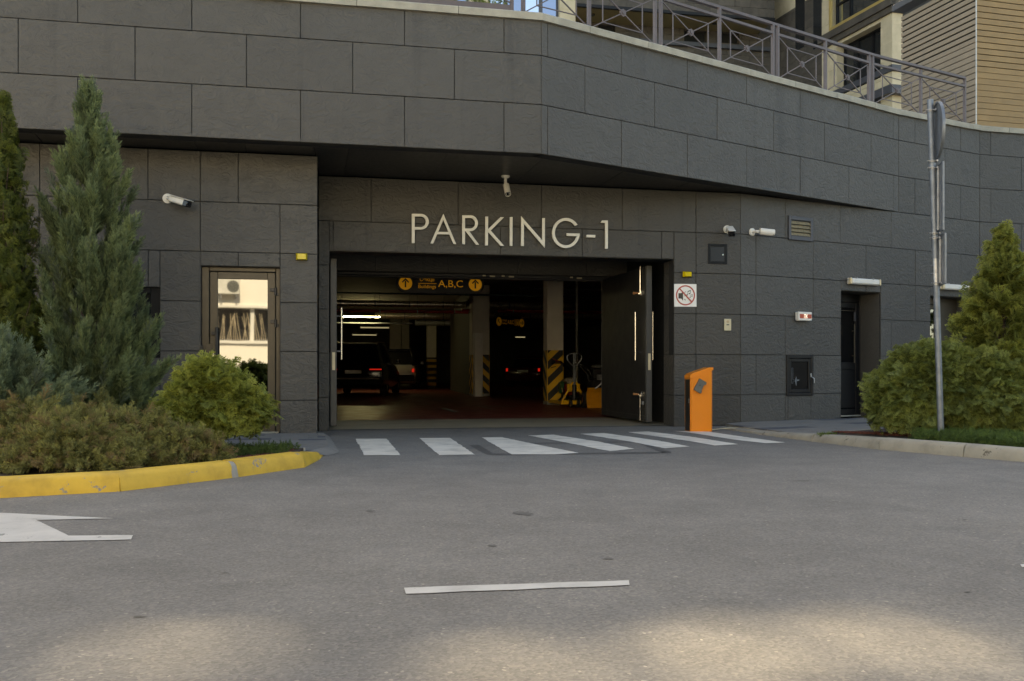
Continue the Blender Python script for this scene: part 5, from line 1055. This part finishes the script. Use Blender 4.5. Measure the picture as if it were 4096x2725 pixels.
for x in (-.13, 2.6, -2.9, 5.4): mb = MB(); mb.box(of, x, x+.12, -.15, -.03, 1.82, 2.96); obj('post', mb, 'white_wall', t)
mb = MB(); rs = random.Random(4)
for k in range(96): x = -3.2+k*.078; dx = rs.uniform(-.2, .2); mb.bar(of(x, -.08+rs.uniform(-.05, .05), 1.83), of(x+dx, -.08+rs.uniform(-.05, .05), 2.7+rs.uniform(-.05, .12)), .011, .011)
obj('reed_screen', mb, 'reed', t)
t = thing('air_conditioner', of(.75, .0, 3.5), 'white air-conditioning unit on the cream wall across the street', 'air conditioner'); mb = MB(); mb.box(of, .40, 1.15, .052, .36, 3.4, 3.95, .02); obj('casing', mb, 'ac_white', t); mb = MB(); mb.disc(of(.62, .361, 3.67), of.y, .0, .2, 24, .01); obj('fan_grille', mb, 'grey_plastic', t); mb = MB(); mb.box(of, .5, .54, .052, .34, 3.25, 3.4); mb.box(of, 1.0, 1.04, .052, .34, 3.25, 3.4); obj('bracket', mb, 'steel', t)
t = thing('street_wall', (34, 6, 0), 'pale rendered wall at the far right end of the street', 'wall'); mb = MB(); mb.box(Fr((36, 4, 0), (0, 1, 0), (-1, 0, 0)), -8, 22, -.3, 0, 0, 2.1); obj('wall_body', mb, 'white_wall', t); mb = MB(); mb.box(Fr((36, 4, 0), (0, 1, 0), (-1, 0, 0)), -8, 22, -.35, .05, 2.1, 2.2); obj('coping', mb, 'coping', t)

# ------------------------------------------------------------------ vegetation
def tri_mesh(name, V, Fc, tip, rnd, mat, parent, **kw):
    lo, hi = V.min(0), V.max(0); o = np.array([(lo[0]+hi[0])/2, (lo[1]+hi[1])/2, lo[2]]); V = V-o
    me = bpy.data.meshes.new(name); me.vertices.add(len(V)); me.vertices.foreach_set('co', V.astype(np.float32).ravel()); me.loops.add(len(Fc)*3); me.loops.foreach_set('vertex_index', Fc.astype(np.int32).ravel())
    me.polygons.add(len(Fc)); me.polygons.foreach_set('loop_start', np.arange(0, len(Fc)*3, 3, dtype=np.int32)); me.update(calc_edges=True)
    for nm, arr in (('tip', tip), ('rnd', rnd)): at = me.attributes.new(nm, 'FLOAT', 'POINT'); at.data.foreach_set('value', arr.astype(np.float32))
    me.materials.append(MAT[mat]); return put(bpy.data.objects.new(name, me), parent, wm=Matrix.Translation(Vector(o)), **kw)
def strand(V, Fs, tp, p, d, n, L, w, t0, t1):
    p = np.array(p, float); d = np.array(d, float); d /= np.linalg.norm(d); sd = np.cross(n, d); sd /= np.linalg.norm(sd)+1e-9; b = len(V)
    V += [p-sd*w*.35, p+sd*w*.35, p+d*L*.55+sd*w*.5, p+d*L, p+d*L*.55-sd*w*.5]; tp += [t0, t0, (t0+t1)/2, t1, (t0+t1)/2]; Fs += [(b, b+1, b+2), (b, b+2, b+4), (b+4, b+2, b+3)]
def thuja_spray(seed):      # flat fern-like fan along +x in the xy plane, separate drooping fingers
    r = np.random.default_rng(seed); V, Fs, tp = [], [], []; z = np.array([0, 0, 1.0])
    ax = lambda t: np.array([t, .05*math.sin(3*t+seed), -.22*t*t]); strand(V, Fs, tp, ax(0), ax(.5)-ax(0), z, .52, .045, 0, .25); strand(V, Fs, tp, ax(.48), ax(1)-ax(.48), z, .58, .075, .25, 1)
    for k, t in enumerate((.10, .26, .42, .57, .72)):
        for s in (-1, 1):
            tt = t+r.uniform(-.03, .03)+.05*(s > 0); a = math.radians(50+r.uniform(-10, 10))*s; L = (.56*(1-t)+.14)*r.uniform(.75, 1.15); d = np.array([math.cos(a), math.sin(a), -.18-.35*r.random()]); strand(V, Fs, tp, ax(tt), d, z, L, .070, .05+.2*t, 1)
            if L > .26:
                for q, sg in ((.35, -1), (.6, 1)): a2 = a+sg*s*math.radians(40); strand(V, Fs, tp, ax(tt)+d*L*q*.95, [math.cos(a2), math.sin(a2), -.3], z, L*.45, .058, .3, 1)
    return np.array(V), np.array(Fs), np.array(tp)
def juniper_plume(seed, spread=30):
    r = np.random.default_rng(seed); V, Fs, tp = [], [], []
    for t in np.linspace(0, .85, 13):
        for _ in range(3):
            ph = r.uniform(0, 2*math.pi); a = math.radians(spread+r.uniform(-9, 9)); d = np.array([math.cos(a), math.sin(a)*math.cos(ph), math.sin(a)*math.sin(ph)]); L = (.34*(1-t)+.14)*r.uniform(.7, 1.25); n = np.cross(d, r.normal(size=3))
            p = np.array([t, 0, .06*t*t]); strand(V, Fs, tp, p, d, n, L, .030, .15+.45*t, 1)
            if L > .24: ph += 1.3; d2 = d+.55*np.array([0, math.cos(ph), math.sin(ph)]); strand(V, Fs, tp, p+d*L*.45, d2, n, L*.5, .026, .5, 1)
    strand(V, Fs, tp, [0, 0, 0], [1, 0, .05], np.array([0, 1.0, 0]), 1.05, .03, 0, 1)
    return np.array(V), np.array(Fs), np.array(tp)
SPR = [thuja_spray(i) for i in range(4)]; PLM = [juniper_plume(i, 25) for i in range(4)]; PLW = [juniper_plume(20+i, 44) for i in range(4)]
def nrm(a): return a/(np.linalg.norm(a, axis=-1, keepdims=True)+1e-9)
def scatter(tmpl, pos, dirs, ups, sc, rnd):
    Vs, Fs, T_, R_ = [], [], [], []; b = 0; ch = RNG.integers(0, len(tmpl), len(pos))
    for k, (V, Fc, tp) in enumerate(tmpl):
        i = np.where(ch == k)[0]
        if not len(i): continue
        X = nrm(dirs[i]); Z = nrm(ups[i]-X*(ups[i]*X).sum(1, keepdims=True)); Y = np.cross(Z, X)
        W_ = pos[i][:, None, :]+sc[i][:, None, None]*(V[None, :, 0:1]*X[:, None, :]+V[None, :, 1:2]*Y[:, None, :]+V[None, :, 2:3]*Z[:, None, :])
        n, m = len(i), len(V); Vs.append(W_.reshape(-1, 3)); Fs.append((Fc[None]+(np.arange(n)*m)[:, None, None]+b).reshape(-1, 3)); T_.append(np.tile(tp, n)); R_.append(np.repeat(rnd[i], m)); b += n*m
    return np.concatenate(Vs), np.concatenate(Fs), np.concatenate(T_), np.concatenate(R_)
def limb_mesh(name, paths, mat, parent):
    mb = MB()
    for pts, r0, r1 in paths: n = len(pts); mb.tube(pts, [r0+(r1-r0)*i/(n-1) for i in range(n)], 6)
    return obj(name, mb, mat, parent, smooth=True)
def globe(base, blobs, n_cl, n_sp, size, mat, name, label, cat='shrub', droop=.45, inner=.62, seed=1, ztilt=.25):
    """rounded thuja: blobs = [(dx,dy,cz,rx,ry,rz)], clusters of fans over an uneven shell"""
    global RNG; RNG = np.random.default_rng(seed); t = thing(name, base, label, cat); P, Dd, U, S, R = [], [], [], [], []
    paths = []
    for q, (dx, dy, cz, rx, ry, rz) in enumerate(blobs):
        c = np.array([base[0]+dx, base[1]+dy, base[2]+cz]); m = n_cl
        dv = nrm(RNG.normal(size=(m, 3))); dv[:, 2] = np.where(dv[:, 2] < -.75, -dv[:, 2], dv[:, 2]); dv = nrm(dv)
        lump = 1+.10*np.sin(dv[:, 0]*5+q)*np.cos(dv[:, 2]*6+1)+.07*np.sin(dv[:, 1]*9)
        rad = RNG.uniform(inner, 1.0, m)**.3*lump*RNG.uniform(.84, 1.09, m); cp = c+dv*np.array([rx, ry, rz])*rad[:, None]
        cp[:, 2] = np.maximum(cp[:, 2], base[2]+.06)
        out = nrm(dv*np.array([1/rx, 1/ry, 1/rz])*rx+np.array([0, 0, ztilt]))
        cr = RNG.random(m)
        for j in range(n_sp):
            dn = (1-np.abs(out[:, 2:3]))*np.array([0, 0, -1.0]); d = nrm(out*.75+dn*droop*1.6*RNG.random((m, 1))+RNG.normal(size=(m, 3))*.34); P.append(cp+RNG.normal(size=(m, 3))*size*.36); Dd.append(d); U.append(nrm(np.array([0, 0, .55])+1.0*out+RNG.normal(size=(m, 3))*.25)); S.append(size*RNG.uniform(.65, 1.25, m)); R.append(np.clip(cr*.6+RNG.random(m)*.4, 0, 1))
        for k in range(9):
            i = RNG.integers(0, m); e = cp[i]; a = Vector(base); b = Vector(e); mid = a.lerp(b, .5)+Vector((0, 0, .08)); paths.append(([a, mid, b], .018, .004))
    P, Dd, U, S, R = map(np.concatenate, (P, Dd, U, S, R))
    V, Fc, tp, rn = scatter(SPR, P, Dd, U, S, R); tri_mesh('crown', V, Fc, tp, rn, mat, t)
    limb_mesh('stem', paths+[([Vector(base)-Vector((0, 0, .03)), Vector(base)+Vector((0, 0, .35))], .035, .02)], 'bark', t); return t
def conifer(base, H, env, n_br, n_sp, size, tmpl, mat, name, label, rise=.9, seed=1, cat='tree', flat=False, jit=.35, lean=(0, 0), tight=.3):
    """env(t): crown radius at relative height t; branches rise from the trunk and carry sprays on their outer part"""
    global RNG; RNG = np.random.default_rng(seed); base = np.array(base, float); t_ = thing(name, base, label, cat); P, Dd, U, S, R = [], [], [], [], []; paths = []
    for k in range(n_br):
        h0 = .03+.97*RNG.random()**1.1; az = RNG.uniform(0, 2*math.pi); rr_ = env(h0)*(RNG.uniform(.55, 1.0) if RNG.random() < .7 else RNG.uniform(.95, 1.22)); tip_z = h0*H
        zr = max(.03, tip_z-rise*rr_*RNG.uniform(.9, 1.5)-.12); a = base+np.array([lean[0]*h0, lean[1]*h0, zr]); b = base+np.array([lean[0]*h0+math.cos(az)*rr_, lean[1]*h0+math.sin(az)*rr_, tip_z]); cr = RNG.random(); m = max(5, int(n_sp*(.5+rr_/max(env(.2), .01)*.55)))
        u = RNG.uniform(.2, 1.0, m)**.62; bend = np.stack([np.zeros(m), np.zeros(m), -.10*rr_*np.sin(u*math.pi)], 1); pos = a+(b-a)*u[:, None]+bend+RNG.normal(size=(m, 3))*size*tight*(1.25-u[:, None])
        rad = np.array([math.cos(az), math.sin(az), 0]); dd = nrm((b-a)[None]*1.0/np.linalg.norm(b-a)+np.array([0, 0, .35*rise])+RNG.normal(size=(m, 3))*jit)
        P.append(pos); Dd.append(dd); U.append(nrm((np.array([0, 0, .8])+rad*.7 if flat else rad*1.0+np.array([0, 0, .4]))+RNG.normal(size=(m, 3))*(.35 if flat else .5))); S.append(size*RNG.uniform(.6, 1.3, m)*(1 if h0 < .85 else .8)); R.append(np.clip(cr*.6+RNG.random(m)*.4, 0, 1))
        if k % 5 == 0: paths.append(([Vector(a), Vector((a+b)/2)-Vector((0, 0, .03)), Vector(b)], .010, .003))
    # leader tips
    m = 18; zz = RNG.uniform(.88, 1.0, m); P.append(base+np.stack([lean[0]*zz+RNG.normal(size=m)*.02, lean[1]*zz+RNG.normal(size=m)*.02, zz*H-size*.5], 1)); Dd.append(nrm(np.array([0, 0, 1.0])+RNG.normal(size=(m, 3))*.25)); U.append(RNG.normal(size=(m, 3))); S.append(size*RNG.uniform(.7, 1.2, m)); R.append(RNG.random(m))
    P, Dd, U, S, R = map(np.concatenate, (P, Dd, U, S, R)); P[:, 2] = np.maximum(P[:, 2], base[2]+.03)
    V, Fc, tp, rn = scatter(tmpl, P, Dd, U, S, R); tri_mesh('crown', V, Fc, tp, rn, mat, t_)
    bz = Vector(base); tp_ = bz+Vector((lean[0], lean[1], H*.93)); limb_mesh('trunk', [([bz-Vector((0, 0, .04)), bz.lerp(tp_, .5), tp_], .05, .006)]+paths, 'bark', t_); return t_
ZBd = .095
# left group
jb = Vector((-4.20, 9.55, ZBd))
def env_j(t): return float(np.interp(t, [0, .06, .2, .32, .5, .68, .8, .9, 1], [.46, .56, .58, .55, .47, .34, .22, .10, .01]))
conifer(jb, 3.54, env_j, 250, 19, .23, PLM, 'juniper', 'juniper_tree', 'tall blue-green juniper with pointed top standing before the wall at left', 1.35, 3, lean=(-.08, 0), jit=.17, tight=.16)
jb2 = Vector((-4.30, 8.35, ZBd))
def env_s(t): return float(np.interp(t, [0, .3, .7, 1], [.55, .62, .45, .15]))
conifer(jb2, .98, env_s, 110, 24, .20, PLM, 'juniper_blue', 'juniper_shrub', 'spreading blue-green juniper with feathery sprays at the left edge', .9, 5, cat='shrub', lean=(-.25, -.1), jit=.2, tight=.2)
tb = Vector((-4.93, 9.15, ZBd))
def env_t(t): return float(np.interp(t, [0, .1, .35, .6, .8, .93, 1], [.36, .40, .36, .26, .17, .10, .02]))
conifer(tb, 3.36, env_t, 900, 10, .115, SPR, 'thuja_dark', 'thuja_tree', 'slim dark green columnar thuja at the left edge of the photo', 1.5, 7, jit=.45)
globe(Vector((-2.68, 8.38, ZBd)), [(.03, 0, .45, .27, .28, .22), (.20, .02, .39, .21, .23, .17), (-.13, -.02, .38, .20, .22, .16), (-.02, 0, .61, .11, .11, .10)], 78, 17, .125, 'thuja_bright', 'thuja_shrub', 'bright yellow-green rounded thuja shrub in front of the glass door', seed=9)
# low spreading juniper: several plants along the yellow kerb
lowj = [(-3.30, 7.05, .44, .29), (-3.02, 7.50, .42, .29), (-3.75, 7.35, .52, .35), (-2.60, 7.72, .20, .15), (-3.60, 8.02, .50, .34), (-4.2, 7.2, .5, .36), (-2.98, 7.98, .24, .2), (-4.35, 7.9, .5, .4)]
places = ['nearest the left end of the kerb', 'in the middle above the yellow kerb', 'left of the middle one above the kerb', 'small one at the foot of the rounded thuja', 'at the foot of the tall juniper', 'at the left picture edge above the kerb', 'between the rounded thuja and the tall juniper', 'far left below the spreading juniper']
for i, (x, y, r, h) in enumerate(lowj):
    RNG = np.random.default_rng(30+i); t = thing('creeping_juniper', (x, y, ZBd), 'low olive-green creeping juniper '+places[i], 'shrub', 'creeping junipers along the yellow kerb'); m = int(2600*r)
    an = RNG.uniform(0, 2*math.pi, m); q = RNG.random(m)**.5; zz = h*(1-q**2.2)*RNG.uniform(.45, 1.12, m)*(1+.25*np.sin(an*3+i)); pos = np.stack([x+np.cos(an)*q*r*1.05, y+np.sin(an)*q*r*.85, ZBd+.03+np.maximum(zz, 0)], 1)
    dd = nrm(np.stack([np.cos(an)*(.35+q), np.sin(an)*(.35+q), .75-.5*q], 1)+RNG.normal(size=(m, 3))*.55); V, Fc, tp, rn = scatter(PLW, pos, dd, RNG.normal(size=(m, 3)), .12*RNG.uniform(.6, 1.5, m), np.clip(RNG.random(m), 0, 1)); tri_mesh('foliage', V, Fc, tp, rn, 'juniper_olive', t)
    paths = [([Vector((x, y, ZBd-.02)), Vector((x+math.cos(a)*r*.5, y+math.sin(a)*r*.5, ZBd+h*.5)), Vector((x+math.cos(a)*r*.9, y+math.sin(a)*r*.8, ZBd+h*.45))], .012, .003) for a in np.linspace(0, 6, 7)]; limb_mesh('stem', paths, 'bark', t)
# right group
rb = Vector((4.55, 10.62, ZBd))
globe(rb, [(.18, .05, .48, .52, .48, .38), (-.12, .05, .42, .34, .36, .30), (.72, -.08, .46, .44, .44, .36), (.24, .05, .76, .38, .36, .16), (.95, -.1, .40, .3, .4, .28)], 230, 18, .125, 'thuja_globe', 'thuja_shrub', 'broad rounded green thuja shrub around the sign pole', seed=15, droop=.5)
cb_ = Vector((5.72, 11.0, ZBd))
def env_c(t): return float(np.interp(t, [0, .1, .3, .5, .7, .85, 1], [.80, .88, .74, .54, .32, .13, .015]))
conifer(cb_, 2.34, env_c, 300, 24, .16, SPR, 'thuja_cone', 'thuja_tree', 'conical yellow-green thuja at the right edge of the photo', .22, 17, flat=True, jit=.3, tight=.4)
# ground cover, grass tuft, bark mulch
def tufts(name, poly, n, h, mat, label, cat, seed, tm=PLW, sc=.06):
    global RNG; RNG = np.random.default_rng(seed); pts = []; xs = [p[0] for p in poly]; ys = [p[1] for p in poly]; k = len(poly)
    while len(pts) < n:
        x, y = RNG.uniform(min(xs), max(xs)), RNG.uniform(min(ys), max(ys)); ins = False
        for i in range(k):
            (x1, y1), (x2, y2) = poly[i], poly[(i+1) % k]
            if (y1 > y) != (y2 > y) and x < (x2-x1)*(y-y1)/(y2-y1)+x1: ins = not ins
        if ins: pts.append((x, y, ZBd+RNG.random()**2*h))
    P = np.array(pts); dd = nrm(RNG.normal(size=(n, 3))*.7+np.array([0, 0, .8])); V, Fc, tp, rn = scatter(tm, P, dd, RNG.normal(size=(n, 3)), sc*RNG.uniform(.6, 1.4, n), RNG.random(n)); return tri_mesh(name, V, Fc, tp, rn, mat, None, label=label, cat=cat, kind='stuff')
gk = [(p.x+.13, p.y+.14) for p in kr[3:]]+[(far_r.x+.1, far_r.y+.2)]
tufts('ground_cover', [(kr[3].x+.35, kr[3].y-.02+.0)]+[(p[0]+.05, p[1]+.04) for p in gk[1:]]+[(far_r.x+.8, far_r.y+.9), (4.9, 10.3), (4.3, 10.15)], 5200, .09, 'ground_green', 'dark green ground cover in the right-hand planting bed', 'ground cover', 41)
tufts('ground_cover', [(-2.6, 7.75), (-2.02, 8.35), (-2.0, edge(-2.0)-.08), (-2.75, edge(-2.75)-.08)], 900, .05, 'ground_green', 'small green weeds in the bed beside the yellow kerb tip', 'ground cover', 42, sc=.05)
RNG = np.random.default_rng(8); BL = []
for k in range(3):
    V, Fs, tp = [], [], []
    for j in range(14): a = RNG.uniform(0, 6.28); strand(V, Fs, tp, [0, RNG.normal()*.1, RNG.normal()*.1], [1, math.cos(a)*.5, math.sin(a)*.5], RNG.normal(size=3), RNG.uniform(.6, 1.1), .06, 0, 1)
    BL.append((np.array(V), np.array(Fs), np.array(tp)))
gt = G(3330, 1745, .07); P = np.array(gt)+RNG.normal(size=(26, 3))*np.array([.09, .03, .0]); P[:, 2] = .06
V, Fc, tp, rn = scatter(BL, P, nrm(np.array([0, 0, 1.0])+RNG.normal(size=(26, 3))*.3), RNG.normal(size=(26, 3)), .07*RNG.uniform(.6, 1.3, 26), RNG.random(26)); tri_mesh('grass_tuft', V, Fc, tp, rn, 'grass', None, label='small tuft of grass at the corner of the right-hand bed', cat='grass', kind='stuff')
mb = MB(); rs = random.Random(12)
for k in range(900):
    u, v = rs.random(), rs.random(); a = Vector((3.75, 11.1, 0)).lerp(Vector((4.6, 10.1, 0)), u); q = a+Vector((.85, .75, 0))*v*(.15+.7*u); an = rs.uniform(0, 3.14); mb.bar((q.x-.02*math.cos(an), q.y-.02*math.sin(an), ZBd+.006+rs.random()*.012), (q.x+.02*math.cos(an), q.y+.02*math.sin(an), ZBd+.006+rs.random()*.012), .010, .004)
obj('bark_mulch', mb, 'mulch', None, 'reddish bark mulch under the right-hand shrubs', 'mulch', kind='stuff')
mb = MB()
for k in range(500): x = rs.uniform(-2.75, -2.0); y = rs.uniform(7.8, edge(x)-.1); an = rs.uniform(0, 3.14); mb.bar((x-.015*math.cos(an), y-.015*math.sin(an), ZBd+.006), (x+.015*math.cos(an), y+.015*math.sin(an), ZBd+.010), .009, .004)
obj('bark_mulch', mb, 'mulch', None, 'reddish bark mulch beside the yellow kerb', 'mulch', kind='stuff')
# sprigs behind the left railing
lab = ['leftmost', 'second from left', 'middle', 'second from right', 'rightmost']
for i, px in enumerate((1792, 1842, 1905, 1942, 1992)):
    RNG = np.random.default_rng(60+i); w = Wall(LU.a+.55, .212); p = w.p(px, 30); t = thing('terrace_sprig', (p.x, p.y, 4.95), 'small bright green sprig behind the left terrace railing, '+lab[i]+' of five', 'plant', 'sprigs behind the terrace railing'); top = w.z_(px, (4, 2, -8, -12, -4)[i]); m = 40
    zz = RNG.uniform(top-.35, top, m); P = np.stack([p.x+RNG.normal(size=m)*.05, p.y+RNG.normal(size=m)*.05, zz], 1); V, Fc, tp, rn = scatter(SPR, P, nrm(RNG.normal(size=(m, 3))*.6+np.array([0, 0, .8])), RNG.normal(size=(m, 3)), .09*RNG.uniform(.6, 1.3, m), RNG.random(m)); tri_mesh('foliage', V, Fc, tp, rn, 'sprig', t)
    limb_mesh('stem', [([Vector((p.x, p.y, 4.95)), Vector((p.x, p.y, top-.05))], .008, .003)], 'bark', t)
# broadleaf trees: unseen ones added on the glazed tower to shade and dapple the road, and street trees at the far right
def leaf_tree(base, H, R, n, size, name, label, seed, trunk=.16, zc=.62, squash=.85, mat='broadleaf', ncl_=38, clump=.28, gaps=()):
    global RNG; RNG = np.random.default_rng(seed); base = np.array(base, float); t = thing(name, base, label, 'tree'); V0 = np.array([[0, 0, 0], [.5, .3, .04], [1, 0, -.06], [.5, -.3, .04]]); T0 = [(V0, np.array([(0, 1, 2), (0, 2, 3)]), np.array([.2, .7, 1, .7]))]
    ncl = ncl_; cc = nrm(RNG.normal(size=(ncl, 3)))*RNG.uniform(.35, 1.0, (ncl, 1))**.6*np.array([R, R, H*(1-zc)*squash])*.82; i = RNG.integers(0, ncl, n); P = base+np.array([0, 0, H*zc])+cc[i]+nrm(RNG.normal(size=(n, 3)))*RNG.random((n, 1))**.4*R*clump
    for g, r in gaps:      # openings cut through the foliage along the sun's direction to place sun patches
        q = P-np.array(g); sv = np.array(SUN); k_ = np.linalg.norm(q-(q@sv)[:, None]*sv, axis=1) > r+.155; P, i = P[k_], i[k_]
    n = len(P)
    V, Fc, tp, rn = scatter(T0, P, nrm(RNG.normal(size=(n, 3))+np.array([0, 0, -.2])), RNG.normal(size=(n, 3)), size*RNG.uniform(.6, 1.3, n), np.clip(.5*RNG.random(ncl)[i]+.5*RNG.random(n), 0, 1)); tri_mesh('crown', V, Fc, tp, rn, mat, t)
    b = Vector(base); paths = [([b, b+Vector((0, 0, H*.45)), b+Vector((0, 0, H*.8))], trunk, trunk*.3)]+[([b+Vector((0, 0, H*.35)), Vector(base+np.array([0, 0, H*zc])+c*.8)], trunk*.4, .02) for c in cc[:10]]; limb_mesh('trunk', paths, 'bark', t); return t
k = 0
GAPS = [(G(px, py), r) for px, py, r in ((720, 2605, .15), (420, 2610, .09), (1000, 2625, .07), (2000, 2680, .18), (2180, 2730, .14), (2760, 2590, .17), (2960, 2680, .17), (3270, 2545, .15), (3520, 2600, .13), (3870, 2560, .17), (4080, 2640, .17), (2030, 1852, .08), (2870, 1828, .09), (3310, 1925, .08), (4090, 2110, .11))]  # ground points of the sun patches that the added crowns are opened for
for i in range(10):
    s_ = .8+i*2.1; p = fC(s_, -1.5-(i % 2)*.9, HT); leaf_tree((p.x, p.y, HT), 8.1+(i*7 % 5)*.15, 2.3, 11000, .36, 'added_dapple_tree', 'unseen broadleaf tree added on the glazed tower to dapple the road, %s from the right' % ['first', 'second', 'third', 'fourth', 'fifth', 'sixth', 'seventh', 'eighth', 'ninth', 'tenth'][i], 80+i, .12, .47, 1.15, ncl_=110, clump=.24, gaps=GAPS)
for i, (x, y) in enumerate(((29, 9.5), (31, 14), (30, 18))): leaf_tree((x, y, 0), 6.5, 2.4, 2600, .3, 'street_tree', 'green street tree far to the right of the entrance, %s' % ('nearest the camera', 'middle one', 'farthest one')[i], 95+i)
for i, (x, y) in enumerate(((9.5, -9.5), (13.2, -10), (17, -9.3), (21, -10), (25, -9.2), (29, -9.8))): leaf_tree((x, y, 0), 7.5+(i % 3)*.6, 2.7, 5200, .42, 'street_tree', 'green street tree in the row on the opposite pavement, %s from the cream building' % ('first', 'second', 'third', 'fourth', 'fifth', 'sixth')[i], 110+i, .16, .52, 1.1, ncl_=60)
